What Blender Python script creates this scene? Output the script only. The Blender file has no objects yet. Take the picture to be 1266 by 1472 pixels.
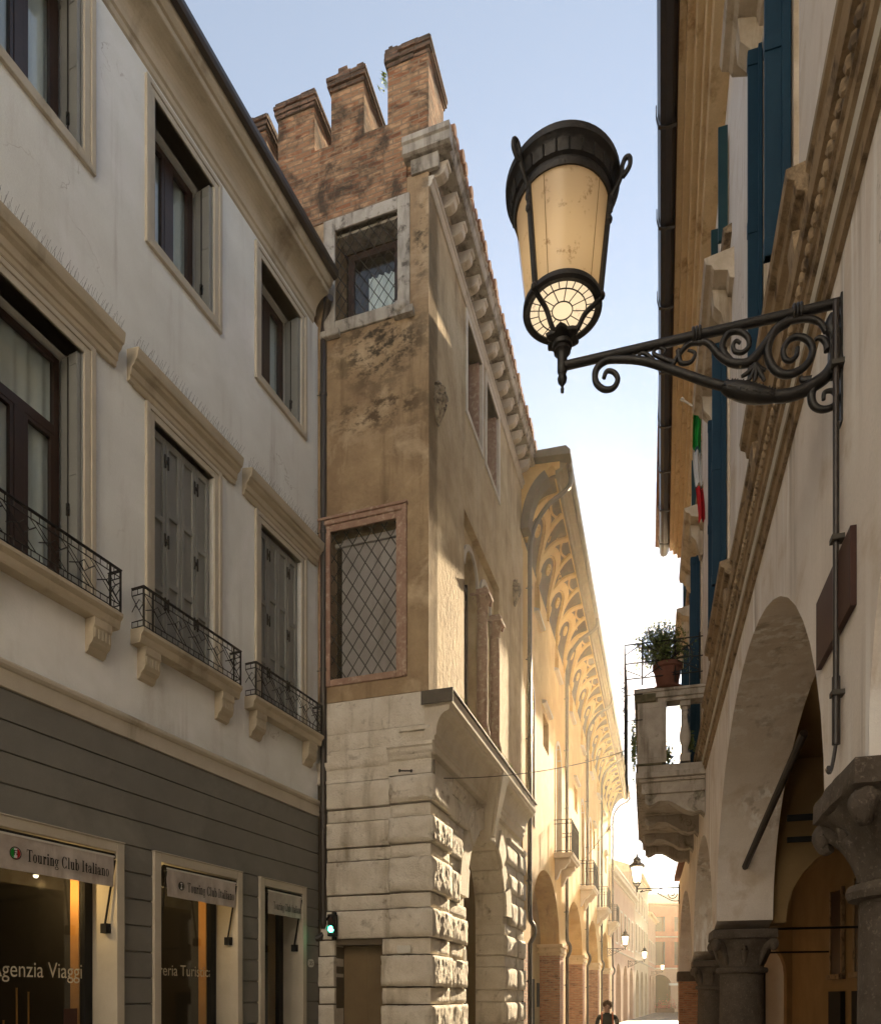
import bpy, bmesh, math, random
from math import sin, cos, pi, radians, hypot, atan2, sqrt
from mathutils import Vector, Matrix, noise
from mathutils.geometry import tessellate_polygon
random.seed(7)
scene = bpy.context.scene
COL = scene.collection

# ------------------------------------------------------------------ camera
CZ = 1.85
cam_d = bpy.data.cameras.new("camera"); cam = bpy.data.objects.new("camera", cam_d); COL.objects.link(cam)
cam.location = (0, 0, CZ); cam.rotation_euler = (pi / 2, 0, 0)
cam_d.sensor_fit = 'HORIZONTAL'; cam_d.sensor_width = 36; cam_d.lens = 30.0
cam_d.shift_y = 0.5498; cam_d.clip_start = 0.05; cam_d.clip_end = 2000
scene.camera = cam
# ------------------------------------------------------------------ sky, sun, exposure
SUN_AZ = radians(22.2); SUN_EL = radians(21)
w = bpy.data.worlds.new("World"); scene.world = w; w.use_nodes = True
nt = w.node_tree; bg = nt.nodes['Background']
sky = nt.nodes.new('ShaderNodeTexSky'); sky.sky_type = 'NISHITA'; sky.sun_disc = False
sky.sun_elevation = SUN_EL; sky.sun_rotation = SUN_AZ; sky.air_density = 1.0; sky.dust_density = 0.04; sky.ozone_density = 0.0
hs = nt.nodes.new('ShaderNodeHueSaturation'); hs.inputs['Saturation'].default_value = .62; nt.links.new(sky.outputs[0], hs.inputs['Color']); nt.links.new(hs.outputs[0], bg.inputs[0]); bg.inputs[1].default_value = 0.054
sd = bpy.data.lights.new("sun", 'SUN'); sd.energy = 5.0; sd.angle = radians(0.5); sd.color = (1, .79, .52)
sun = bpy.data.objects.new("sun", sd); COL.objects.link(sun)
sdir = Vector((sin(SUN_AZ) * cos(SUN_EL), cos(SUN_AZ) * cos(SUN_EL), sin(SUN_EL)))
sun.rotation_euler = sdir.to_track_quat('Z', 'Y').to_euler(); sun.location = sdir * 60
scene.view_settings.view_transform = 'Standard'; scene.view_settings.look = 'None'
scene.view_settings.exposure = 2.28; scene.view_settings.gamma = 1

# ------------------------------------------------------------------ frames and mesh helpers
class Fr:   # facade frame: u along the wall, o outward to the street, z up
    def __init__(s, o, d, side):
        l = hypot(*d); s.o = o; s.u = (d[0] / l, d[1] / l); s.n = (s.u[1] * side, -s.u[0] * side); s.s = -side
    def pt(s, u, o, z): return Vector((s.o[0] + s.u[0] * u + s.n[0] * o, s.o[1] + s.u[1] * u + s.n[1] * o, z))
    def px(s, x, y, off=0):     # where on the wall (u, z) a measured point of the photograph lies
        r = (x - 633) / 1055; on = s.o[0] * s.n[0] + s.o[1] * s.n[1]
        Y = (on + off) / (r * s.n[0] + s.n[1])
        return ((r * Y - s.o[0]) * s.u[0] + (Y - s.o[1]) * s.u[1], CZ + (1432 - y) / 1055 * Y)
    def ang(s): return atan2(s.u[1], s.u[0])
L = Fr((-1.87, 11.2), (.424, 1), 1)
T = Fr((-.17, 10.66), (.321, 1), 1)
A = Fr((2.02, 17.5), (.307, 1), 1)
C = Fr((11.12, 47.1), (.37, 1), 1)
R = Fr((1.018, 0), (.28, 1), -1)
RC = Fr((2.585, 8.74), (.3006, 1), -1)
W = Fr((0, 0), (1, 0), -1)
BASE = {}
def side(a, b, z): return (-b, -a, z)      # tower: coordinates on the face turned to the camera -> tower frame

class MB:
    def __init__(s, fr, mp=None): s.fr = fr; s.mp = mp; s.v = []; s.f = []; s.sm = []
    def add(s, vs, fs, smooth=False):
        b = len(s.v); s.v += [s.mp(*p) if s.mp else tuple(p) for p in vs]
        s.f += [[i + b for i in f] for f in fs]; s.sm += [smooth] * len(fs); return s
    def box(s, u0, u1, o0, o1, z0, z1):
        return s.add([(u0, o0, z0), (u1, o0, z0), (u1, o1, z0), (u0, o1, z0), (u0, o0, z1), (u1, o0, z1), (u1, o1, z1), (u0, o1, z1)],
              [(0, 3, 2, 1), (4, 5, 6, 7), (0, 1, 5, 4), (1, 2, 6, 5), (2, 3, 7, 6), (3, 0, 4, 7)])
    def extu(s, prof, u0, u1):     # profile (o,z) run along u
        n = len(prof)
        return s.add([(u0, o, z) for o, z in prof] + [(u1, o, z) for o, z in prof],
              [tuple(range(n)), tuple(range(2 * n - 1, n - 1, -1))] + [(i, (i + 1) % n, n + (i + 1) % n, n + i) for i in range(n)])
    def exto(s, loops, o0, o1):    # outline (u,z) with holes given thickness o0..o1
        flat = [p for l in loops for p in l]; n = len(flat)
        tr = tessellate_polygon([[Vector((p[0], p[1], 0)) for p in l] for l in loops])
        fs = [tuple(t) for t in tr] + [(t[0] + n, t[2] + n, t[1] + n) for t in tr]
        k = 0
        for l in loops:
            m = len(l)
            for i in range(m): a = k + i; b = k + (i + 1) % m; fs.append((a, b, b + n, a + n))
            k += m
        return s.add([(p[0], o1, p[1]) for p in flat] + [(p[0], o0, p[1]) for p in flat], fs)
    def tube(s, pts, r, seg=8, closed=False, cap=True):
        P = [Vector(p) for p in pts]; n = len(P); rs = r if isinstance(r, (list, tuple)) else [r] * n
        vs = []; up = None
        for i in range(n):
            if closed: t = P[(i + 1) % n] - P[i - 1]
            else: t = P[min(i + 1, n - 1)] - P[max(i - 1, 0)]
            if t.length < 1e-9: t = Vector((0, 0, 1))
            t.normalize()
            if up is None: up = Vector((0, 0, 1)) if abs(t.z) < .9 else Vector((1, 0, 0))
            up = (up - t * up.dot(t))
            if up.length < 1e-6: up = t.orthogonal()
            up.normalize(); sd_ = t.cross(up)
            for k in range(seg):
                a = 2 * pi * k / seg; vs.append(tuple(P[i] + (up * cos(a) + sd_ * sin(a)) * rs[i]))
        fs = []
        for i in range(n if closed else n - 1):
            j = (i + 1) % n
            for k in range(seg): fs.append((i * seg + k, i * seg + (k + 1) % seg, j * seg + (k + 1) % seg, j * seg + k))
        if not closed and cap: fs += [tuple(range(seg)), tuple(range((n - 1) * seg, n * seg))]
        return s.add(vs, fs, True)
    def bar(s, p, q, r=.008): return s.tube([p, q], r, 4)
    def lathe(s, prof, cu, co, seg=20, a0=0, a1=2 * pi, flute=None, cap=True):
        vs = []; full = abs(a1 - a0 - 2 * pi) < 1e-6; m = seg if full else seg + 1
        for r, z in prof:
            for k in range(m):
                a = a0 + (a1 - a0) * k / seg; rr = r * (1 + (flute(a, z) if flute else 0)); vs.append((cu + rr * cos(a), co + rr * sin(a), z))
        fs = []
        for i in range(len(prof) - 1):
            for k in range(seg): fs.append((i * m + k, i * m + (k + 1) % m, (i + 1) * m + (k + 1) % m, (i + 1) * m + k))
        if full and cap:
            if prof[0][0] > 1e-4: fs.append(tuple(range(m)))
            if prof[-1][0] > 1e-4: fs.append(tuple(range((len(prof) - 1) * m, len(prof) * m)))
        return s.add(vs, fs, True)
    def blob(s, c, r, seg=10, amp=0, sc=3):
        vs = []; fs = []; rings = seg // 2 + 1
        for i in range(rings + 1):
            ph = pi * i / rings
            for k in range(seg):
                a = 2 * pi * k / seg; d = Vector((sin(ph) * cos(a), sin(ph) * sin(a), cos(ph)))
                q = 1 + amp * noise.noise(d * sc + Vector(c) * 5)
                vs.append((c[0] + d.x * r[0] * q, c[1] + d.y * r[1] * q, c[2] + d.z * r[2] * q))
        for i in range(rings):
            for k in range(seg): fs.append((i * seg + k, i * seg + (k + 1) % seg, (i + 1) * seg + (k + 1) % seg, (i + 1) * seg + k))
        return s.add(vs, fs, True)
    def stone(s, u0, u1, o0, o1, z0, z1, bulge=.04, rough=.02, cell=.06, wrap=False):
        # ashlar block: gridded front face pushed out and roughened; wrap also roughens the u1... ends
        nu = max(2, int((u1 - u0) / cell)); nz = max(2, int((z1 - z0) / cell)); vs = []; fs = []
        seed = Vector((random.random() * 50, random.random() * 50, random.random() * 50))
        for j in range(nz + 1):
            for i in range(nu + 1):
                a = 2 * i / nu - 1; b = 2 * j / nz - 1; e = max(abs(a) ** 6, abs(b) ** 6)
                ed = (1 if abs(a) > .999 or abs(b) > .999 else 0)
                u = u0 + (u1 - u0) * i / nu; z = z0 + (z1 - z0) * j / nz
                nn = .6 * noise.fractal(Vector((u * 4, z * 4, 0)) + seed, 1, 2, 4) + .45 * noise.fractal(Vector((u * 16, z * 16, 0)) + seed, .8, 2, 3)
                o = o1 + bulge * (1 - e) - .012 * ed + rough * nn * (1 - ed * .5)
                vs.append((u + (rough * .5 * nn if ed else 0), o, z + (rough * .35 * nn if ed else 0)))
        for j in range(nz):
            for i in range(nu): k = j * (nu + 1) + i; fs.append((k, k + 1, k + nu + 2, k + nu + 1))
        s.add(vs, fs, True)
        rim = [i for i in range(nu + 1)] + [j * (nu + 1) + nu for j in range(1, nz + 1)] + [nz * (nu + 1) + i for i in range(nu - 1, -1, -1)] + [j * (nu + 1) for j in range(nz - 1, 0, -1)]
        m = len(rim); s.add([vs[i] for i in rim] + [(vs[i][0], o0, vs[i][2]) for i in rim], [(i, (i + 1) % m, m + (i + 1) % m, m + i) for i in range(m)])
        return s
    def build(s, name, mat, parent=None, bevel=0, sharp=38, root=None):
        me = bpy.data.meshes.new(name); ob = bpy.data.objects.new(name, me)
        if parent is not None:
            p = parent
            while p.parent: p = p.parent
            fr, bu, bo, bz = BASE[p.name]
        else:
            fr = s.fr; us = [v[0] for v in s.v]; os_ = [v[1] for v in s.v]; zs = [v[2] for v in s.v]
            bu, bo, bz = root or ((min(us) + max(us)) / 2, (min(os_) + max(os_)) / 2, min(zs))
        sg = fr.s
        me.from_pydata([(v[0] - bu, sg * (v[1] - bo), v[2] - bz) for v in s.v], [], s.f)
        me.polygons.foreach_set('use_smooth', s.sm)
        bm = bmesh.new(); bm.from_mesh(me); bmesh.ops.recalc_face_normals(bm, faces=bm.faces); bm.to_mesh(me); bm.free()
        if any(s.sm): me.set_sharp_from_angle(angle=radians(sharp))
        me.materials.append(mat)
        COL.objects.link(ob)
        if bevel:
            b = ob.modifiers.new('bevel', 'BEVEL'); b.width = bevel; b.segments = 2; b.limit_method = 'ANGLE'; b.angle_limit = radians(40)
        if parent is not None: ob.parent = parent
        else:
            ob.location = fr.pt(bu, bo, bz); ob.rotation_euler = (0, 0, fr.ang()); BASE[ob.name] = (fr, bu, bo, bz)
        return ob
def thing(name, label, cat, fr, u=0, o=0, z=0, group=None):
    e = bpy.data.objects.new(name, None); COL.objects.link(e); e.empty_display_size = .2
    e.location = fr.pt(u, o, z); e.rotation_euler = (0, 0, fr.ang()); BASE[e.name] = (fr, u, o, z)
    return tag(e, label, cat, group)
def tag(o, label, cat, group=None):
    o['label'] = label; o['category'] = cat
    if group: o['group'] = group
    return o
def copy_tree(o, loc=None, label=None, parent=None):
    c = o.copy(); COL.objects.link(c); c.parent = parent
    if loc is not None: c.location = loc
    if label: c['label'] = label
    for ch in list(o.children): copy_tree(ch, None, None, c)
    return c
def arch(u0, u1, z0, zs, rise, n=18):
    c = (u0 + u1) / 2; a = (u1 - u0) / 2
    return [(u0, z0)] + [(c - a * cos(pi * i / n), zs + rise * sin(pi * i / n)) for i in range(n + 1)] + [(u1, z0)]
def rect(u0, u1, z0, z1): return [(u0, z0), (u1, z0), (u1, z1), (u0, z1)]
def spline(pts, n=6):
    out = []; P = [pts[0]] + list(pts) + [pts[-1]]
    for i in range(1, len(P) - 2):
        for k in range(n):
            t = k / n
            out.append(tuple(.5 * ((2 * P[i][d]) + (-P[i - 1][d] + P[i + 1][d]) * t + (2 * P[i - 1][d] - 5 * P[i][d] + 4 * P[i + 1][d] - P[i + 2][d]) * t * t + (-P[i - 1][d] + 3 * P[i][d] - 3 * P[i + 1][d] + P[i + 2][d]) * t ** 3) for d in range(len(pts[0]))))
    return out + [tuple(pts[-1])]

# ------------------------------------------------------------------ materials
def M(name, c1, c2=None, ns=2.0, rough=.85, bump=.25, bs=25, streak=None, spots=None, brick=None, metal=0, spec=.3, fine=.12, bd=.02, extra=None, vstretch=1):
    m = bpy.data.materials.new(name); m.use_nodes = True; n = m.node_tree.nodes; l = m.node_tree.links; b = n['Principled BSDF']
    b.inputs['Roughness'].default_value = rough; b.inputs['Metallic'].default_value = metal; b.inputs['Specular IOR Level'].default_value = spec
    tc = n.new('ShaderNodeTexCoord'); co = tc.outputs['Object']
    c2 = c2 or tuple(x * .75 for x in c1)
    def nz(scale, det=6, r=.6, stretch=None, dist=0):
        t = n.new('ShaderNodeTexNoise'); t.inputs['Scale'].default_value = scale; t.inputs['Detail'].default_value = det; t.inputs['Roughness'].default_value = r; t.inputs['Distortion'].default_value = dist
        if stretch:
            mp = n.new('ShaderNodeMapping'); mp.inputs['Scale'].default_value = stretch; l.new(co, mp.inputs[0]); l.new(mp.outputs[0], t.inputs[0])
        else: l.new(co, t.inputs[0])
        return t.outputs[0]
    def ramp(src, a, bb):
        r = n.new('ShaderNodeMapRange'); r.inputs[1].default_value = a; r.inputs[2].default_value = bb; r.clamp = True; l.new(src, r.inputs[0]); return r.outputs[0]
    def mix(f, a, bb, mode='MIX'):
        x = n.new('ShaderNodeMix'); x.data_type = 'RGBA'; x.blend_type = mode
        if isinstance(f, (int, float)): x.inputs[0].default_value = f
        else: l.new(f, x.inputs[0])
        for i, v in ((6, a), (7, bb)):
            if isinstance(v, tuple): x.inputs[i].default_value = (*v[:3], 1)
            else: l.new(v, x.inputs[i])
        return x.outputs[2]
    def mul(a, bb):
        x = n.new('ShaderNodeMath'); x.operation = 'MULTIPLY'; l.new(a, x.inputs[0])
        if isinstance(bb, (int, float)): x.inputs[1].default_value = bb
        else: l.new(bb, x.inputs[1])
        return x.outputs[0]
    api = dict(n=n, l=l, nz=nz, ramp=ramp, mix=mix, mul=mul, co=co)
    hsrc = None
    if brick:
        bw, bh, mort = brick[:3]
        sp = n.new('ShaderNodeSeparateXYZ'); l.new(co, sp.inputs[0]); ad = n.new('ShaderNodeMath'); ad.operation = 'ADD'; l.new(sp.outputs[0], ad.inputs[0]); l.new(sp.outputs[1], ad.inputs[1])
        wob = nz(3.5, 3); wm = mul(wob, .03); ad2 = n.new('ShaderNodeMath'); ad2.operation = 'ADD'; l.new(sp.outputs[2], ad2.inputs[0]); l.new(wm, ad2.inputs[1])
        cb = n.new('ShaderNodeCombineXYZ'); l.new(ad.outputs[0], cb.inputs[0]); l.new(ad2.outputs[0], cb.inputs[1])
        bt = n.new('ShaderNodeTexBrick'); l.new(cb.outputs[0], bt.inputs[0]); bt.inputs['Scale'].default_value = 1
        bt.inputs['Brick Width'].default_value = bw; bt.inputs['Row Height'].default_value = bh; bt.inputs['Mortar Size'].default_value = mort; bt.inputs['Mortar Smooth'].default_value = .25
        bt.inputs['Color1'].default_value = (*c1, 1); bt.inputs['Color2'].default_value = (*c2, 1); bt.inputs['Mortar'].default_value = (*brick[3], 1); bt.inputs['Bias'].default_value = 0
        col = bt.outputs[0]; inv = n.new('ShaderNodeMath'); inv.operation = 'SUBTRACT'; inv.inputs[0].default_value = 1; l.new(bt.outputs[1], inv.inputs[1]); hsrc = inv.outputs[0]
        col = mix(mul(ramp(nz(7, 2, .5, (.6, .6, 2)), .5, .62), .6), col, tuple(x * 1.5 for x in c2)); col = mix(mul(ramp(nz(5.3, 2, .5, (.6, .6, 2)), .56, .66), .75), col, tuple(x * .4 for x in c1)); col = mix(bt.outputs[1], col, brick[3])
    else:
        col = mix(ramp(nz(ns, 8, .6, (1, 1, vstretch) if vstretch != 1 else None), .32, .68), c1, c2)
    if fine:
        f = ramp(nz(bs * 1.6, 4, .7), .3, .75); col = mix(mul(f, fine * 2.2), col, tuple(x * .5 for x in c1))
    if streak:   # (colour, low, high, scale)
        sc = streak[3] if len(streak) > 3 else 3
        col = mix(mul(ramp(nz(sc, 6, .62, (1, 1, .14)), streak[1], streak[2]), .8), col, streak[0])
    if spots:
        sc = spots[3] if len(spots) > 3 else 1.2
        col = mix(mul(ramp(nz(sc, 9, .66, None, .4), spots[1], spots[2]), .85), col, spots[0])
    if extra: col = extra(api, col)
    l.new(col, b.inputs['Base Color'])
    if bump:
        bp = n.new('ShaderNodeBump'); bp.inputs['Strength'].default_value = bump; bp.inputs['Distance'].default_value = bd
        h = nz(bs, 8, .65)
        if hsrc is not None:
            mm = n.new('ShaderNodeMath'); mm.operation = 'MULTIPLY_ADD'; l.new(h, mm.inputs[0]); mm.inputs[1].default_value = .7; l.new(hsrc, mm.inputs[2]); h = mm.outputs[0]
        l.new(h, bp.inputs['Height']); l.new(bp.outputs[0], b.inputs['Normal'])
    return m
def emit(name, col, st):
    m = bpy.data.materials.new(name); m.use_nodes = True; n = m.node_tree.nodes; n.clear()
    e = n.new('ShaderNodeEmission'); e.inputs[0].default_value = (*col, 1); e.inputs[1].default_value = st
    o = n.new('ShaderNodeOutputMaterial'); m.node_tree.links.new(e.outputs[0], o.inputs[0]); return m
def glassm(name, tint=(.75, .8, .8), gl=.05):
    m = bpy.data.materials.new(name); m.use_nodes = True; n = m.node_tree.nodes; l = m.node_tree.links; n.clear()
    t = n.new('ShaderNodeBsdfTransparent'); t.inputs[0].default_value = (*tint, 1); g = n.new('ShaderNodeBsdfGlossy'); g.inputs['Roughness'].default_value = gl
    lf_ = n.new('ShaderNodeLayerWeight'); pw_ = n.new('ShaderNodeMath'); pw_.operation = 'POWER'; l.new(lf_.outputs['Facing'], pw_.inputs[0]); pw_.inputs[1].default_value = 3.5; lw = n.new('ShaderNodeMath'); lw.operation = 'MULTIPLY_ADD'; l.new(pw_.outputs[0], lw.inputs[0]); lw.inputs[1].default_value = .8; lw.inputs[2].default_value = .05; mx = n.new('ShaderNodeMixShader'); o = n.new('ShaderNodeOutputMaterial')
    l.new(lw.outputs[0], mx.inputs[0]); l.new(t.outputs[0], mx.inputs[1]); l.new(g.outputs[0], mx.inputs[2]); l.new(mx.outputs[0], o.inputs[0]); return m

def dark_blotch(cx, cy, cz, rx, ry, rz, colr=(.03, .024, .015), th=.5):
    # a weathering stain with a place and shape of its own on the plaster (object space)
    def fn(a, col):
        n, l = a['n'], a['l']; mp = n.new('ShaderNodeMapping'); mp.inputs['Location'].default_value = (-cx / rx, -cy / ry, -cz / rz); mp.inputs['Scale'].default_value = (1 / rx, 1 / ry, 1 / rz)
        l.new(a['co'], mp.inputs[0]); ln = n.new('ShaderNodeVectorMath'); ln.operation = 'LENGTH'; l.new(mp.outputs[0], ln.inputs[0])
        fall = a['ramp'](ln.outputs['Value'], 1.0, .35); nn = a['ramp'](a['nz'](3.2, 10, .72, (1, 1.0, 1.5)), th - .03, th + .07)
        return a['mix'](a['mul'](a['mul'](fall, nn), .9), col, colr)
    return fn
def vert_streaks(colr, lo=.56, hi=.7, sc=5, amt=.6):
    # vertical streaks gathered in patches, the dark ones rain-washed
    def fn(a, col):
        m1 = a['ramp'](a['nz'](sc, 5, .6, (1, 1, .05)), lo, hi); m2 = a['ramp'](a['nz'](.8, 3, .5, (1, 1, .5)), .45, .62)
        return a['mix'](a['mul'](a['mul'](m1, m2), amt), col, colr)
    return fn
def cracks(colr, sc=1.1, wd=.012, amt=.8):
    def fn(a, col):
        n, l = a['n'], a['l']; v = n.new('ShaderNodeTexVoronoi'); v.feature = 'DISTANCE_TO_EDGE'; v.inputs['Scale'].default_value = sc
        mp = n.new('ShaderNodeVectorMath'); mp.operation = 'ADD'; q = n.new('ShaderNodeTexNoise'); q.inputs['Scale'].default_value = 3.5; q.inputs['Detail'].default_value = 6; l.new(a['co'], q.inputs[0])
        l.new(a['co'], mp.inputs[0]); l.new(q.outputs['Color'], mp.inputs[1]); l.new(mp.outputs[0], v.inputs['Vector'])
        m1 = a['ramp'](v.outputs['Distance'], wd, wd * .2); m2 = a['ramp'](a['nz'](.9, 3, .5), .56, .64)
        return a['mix'](a['mul'](a['mul'](m1, m2), amt), col, colr)
    return fn
def chain(*fs):
    def fn(a, col):
        for f in fs: col = f(a, col)
        return col
    return fn

m_lwall = M('painted_plaster', (.87, .89, .86), (.74, .75, .715), 1.1, bump=.2, bs=45, streak=((.50, .47, .43), .56, .74, 1.8), spots=((.90, .90, .90), .5, .7, .5), extra=chain(vert_streaks((.42, .39, .35), .55, .68, 4, .55), cracks((.35, .32, .28), .7, .008, .6)))
m_white = M('bounce_wall_white', (.78, .80, .84), (.72, .74, .78), 1, bump=.1)  # cool white wall of the added house, tinted to neutralise its bounced light
m_lstone = M('cream_stone', (.58, .53, .435), (.48, .43, .34), 2.5, bump=.12, bs=70, streak=((.2, .16, .10), .6, .8, 2.5))
m_lcorn = M('cornice_stone', (.56, .49, .37), (.44, .38, .28), 2.5, bump=.15, bs=60, streak=((.16, .12, .08), .56, .76, 2.0), vstretch=3)
m_rust = M('dark_plaster', (.215, .21, .188), (.168, .163, .145), 1.6, bump=.15, bs=80, spots=((.24, .235, .21), .52, .7, .8))
m_shut = M('grey_paint', (.27, .275, .26), (.22, .225, .215), 2, rough=.5, bump=.05, bs=40)
m_iron = M('black_iron', (.010, .010, .010), (.018, .015, .012), 6, rough=.5, bump=.15, bs=60, spec=.35)
m_lampiron = M('lamp_iron', (.008, .008, .008), (.018, .014, .011), 14, rough=.42, bump=.3, bs=40, spec=.4, spots=((.32, .25, .15), .68, .74, 13))
m_pipe = M('brown_metal', (.020, .015, .012), (.032, .022, .018), 4, rough=.4, bump=.06, bs=40, spec=.5)
m_lead = M('grey_lead', (.07, .065, .058), (.10, .09, .075), 5, rough=.8, bump=.2, spec=.15)
m_dwood = M('dark_wood', (.03, .014, .01), (.045, .02, .014), 6, rough=.4, bump=.1, spec=.4)
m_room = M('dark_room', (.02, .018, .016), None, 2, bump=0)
m_curt = M('curtain_cloth', (.85, .87, .84), (.75, .78, .75), 3, bump=.05, fine=.05)
m_cloth = M('banner_cloth', (.52, .47, .42), (.36, .31, .27), 5, rough=.9, bump=.35, bs=9, bd=.03, streak=((.62, .57, .52), .5, .7, 5))
m_ink = M('black_ink', (.012, .012, .012), None, 3, bump=0, fine=0)
m_glass = glassm('window_glass', (.9, .93, .93))
m_gold = M('gilt_letters', (.62, .58, .44), None, 3, rough=.5, bump=0, fine=0)
m_warmwood = M('warm_wood', (.55, .27, .07), (.42, .2, .05), 3, rough=.6, bump=.1)
m_brick = M('old_brick', (.28, .115, .055), (.40, .255, .145), 1.3, rough=.92, bump=.9, bs=22, bd=.03, brick=(.27, .078, .012, (.27, .20, .13)), spots=((.03, .024, .018), .47, .60, 1.6), fine=.16)
m_brickcap = M('weathered_brick', (.13, .075, .05), (.20, .12, .08), 3, rough=.95, bump=.9, bs=14, bd=.04, brick=(.25, .055, .008, (.12, .1, .08)), spots=((.035, .03, .025), .45, .65, 2.5))
m_t1 = M('brown_stucco', (.42, .30, .175), (.235, .155, .09), 1.7, rough=.95, bump=.9, bs=11, bd=.03, streak=((.10, .06, .03), .52, .70, 2.4), spots=((.56, .43, .28), .50, .66, 1.1),
         extra=chain(dark_blotch(.0, .75, 11.5, 1.2, 1.0, .75, (.02, .016, .01), th=.49), dark_blotch(0, .12, 12.9, 1.2, .16, .9, th=.5), dark_blotch(0, .8, 10.55, 1.2, 1.2, .4, (.07, .045, .025), .5)))
m_t2 = M('ochre_stucco', (.58, .45, .275), (.36, .255, .14), 1.6, rough=.95, bump=1.0, bs=9, bd=.04, streak=((.22, .145, .075), .52, .68, 3.0), spots=((.55, .44, .29), .5, .7, 1.0))
m_tst = M('grey_limestone', (.50, .46, .40), (.34, .31, .26), 4, rough=.9, bump=.5, bs=30, streak=((.07, .058, .045), .48, .66, 4), spots=((.06, .05, .04), .55, .66, 5))
m_wstone = M('white_stone', (.62, .56, .47), (.50, .44, .35), 3, bump=.3, bs=30, streak=((.2, .16, .11), .58, .78, 3))
m_pink = M('pink_marble', (.36, .23, .17), (.26, .15, .11), 7, bump=.3, bs=40, spots=((.48, .36, .28), .52, .66, 12))
m_joint = M('dark_joint_mortar', (.16, .125, .085), None, 5)
m_ashlar = M('rough_ashlar', (.84, .78, .68), (.66, .59, .48), 3, rough=.93, bump=1, bs=34, bd=.025, streak=((.28, .22, .14), .56, .74, 2.5), spots=((.20, .15, .09), .58, .72, 3.8))
m_tile = M('roof_tile', (.24, .12, .07), (.33, .19, .12), 6, bump=.5, bs=20)
m_aw = M('golden_plaster', (.64, .42, .17), (.50, .31, .115), 1.0, rough=.92, bump=.45, bs=9, bd=.03, extra=vert_streaks((.30, .18, .07), .55, .66, 5, .6), streak=((.42, .27, .12), .55, .75, 2.0), spots=((.70, .49, .22), .5, .68, .8))
m_ochre = M('painted_ochre', (.60, .40, .15), (.50, .32, .11), 5, bump=.1)
m_dkpaint = M('painted_umber', (.05, .032, .015), (.10, .062, .026), 9, bump=.1, spots=((.16, .10, .04), .56, .66, 5))
m_wood = M('eave_timber', (.14, .11, .07), (.20, .15, .09), 4, rough=.8, bump=.2)
m_brk2 = M('pier_brick', (.36, .16, .09), (.42, .22, .12), 2, rough=.9, bump=.6, bs=30, brick=(.25, .07, .009, (.36, .28, .19)))
m_rw = M('pale_plaster', (.82, .75, .68), (.70, .62, .54), 1.4, rough=.9, bump=.25, bs=30, streak=((.56, .49, .42), .56, .74, 2.0), spots=((.56, .46, .35), .54, .70, 1.6), extra=chain(vert_streaks((.95, .94, .92), .50, .60, 7, .8), vert_streaks((.33, .27, .21), .54, .64, 6, .7), cracks((.2, .16, .12), .7, .007, .5)))  # pale and dark vertical streaks in patches, and cracks
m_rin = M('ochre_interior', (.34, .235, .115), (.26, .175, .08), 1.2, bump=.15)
m_rc = M('ochre_stone', (.72, .56, .34), (.58, .43, .25), 3, bump=.3, bs=30, streak=((.26, .15, .06), .56, .72, 4))
m_rm = M('moulding_stone', (.40, .30, .19), (.27, .19, .11), 5, bump=.35, bs=30, spots=((.06, .04, .025), .5, .66, 6))
m_hood = M('stained_hood_stone', (.62, .54, .43), (.42, .34, .24), 4, bump=.3, bs=30, streak=((.20, .14, .08), .52, .68, 4))
m_bal = M('weathered_balcony_stone', (.46, .41, .35), (.32, .28, .23), 4, bump=.4, bs=30, streak=((.12, .10, .07), .52, .68, 4), spots=((.07, .065, .04), .58, .68, 3))
m_blue = M('blue_paint', (.005, .030, .058), (.008, .038, .068), 3, rough=.6, bump=.08, spec=.2)
m_teal = M('teal_paint', (.006, .035, .045), (.009, .045, .052), 3, rough=.5, bump=.08)
m_col = M('rough_granite', (.13, .105, .082), (.085, .066, .05), 9, rough=.9, bump=.8, bs=70, bd=.012, spots=((.22, .18, .14), .56, .68, 40))
m_board = M('brown_board', (.055, .02, .014), (.04, .015, .011), 3, rough=.55, bump=.05, fine=.03)
m_pot = M('terracotta', (.15, .06, .038), (.10, .042, .028), 6, bump=.2)
m_leaf = M('leaf_green', (.07, .11, .03), (.14, .16, .045), 9, rough=.6, bump=0, fine=0)
m_moss = M('mossy_stone', (.06, .06, .03), (.16, .13, .08), 8, bump=.6)
m_pave = M('stone_paving', (.28, .25, .22), (.20, .18, .155), 3, rough=.7, bump=.5, bs=12, brick=(.5, .25, .015, (.06, .05, .045)))
m_cw = M('pale_ochre_plaster', (.56, .44, .30), (.46, .35, .23), 1, bump=.2)
m_cw2 = M('rose_plaster', (.52, .34, .24), (.44, .27, .19), 1, bump=.2)
m_red = M('red_plaster', (.48, .14, .085), (.38, .11, .07), 1.5, bump=.15)
m_fg = M('green_cloth', (.01, .30, .035), None, 3, bump=.1, fine=.05); m_fw = M('white_cloth', (.75, .75, .75), None, 3, bump=.1, fine=.05); m_fr = M('red_cloth', (.5, .015, .02), None, 3, bump=.1, fine=.05)
m_wplas = M('white_enamel', (.7, .68, .62), (.6, .58, .52), 4, rough=.4, bump=.02)
m_jacket = M('dark_jacket', (.03, .035, .028), None, 8, bump=.3); m_hair = M('brown_hair', (.16, .085, .035), None, 20, rough=.6, bump=.5); m_skin = M('skin', (.45, .26, .18), None, 6, rough=.5, bump=0)
m_strap = M('orange_strap', (.5, .13, .04), None, 4); m_jean = M('dark_jeans', (.03, .035, .05), None, 5); m_shoe = M('dark_leather', (.02, .015, .012), None, 5)
m_bulb = emit('lamp_bulb', (1, .80, .5), 1.0)
m_green = emit('green_signal', (.05, 1, .5), 7)
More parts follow.
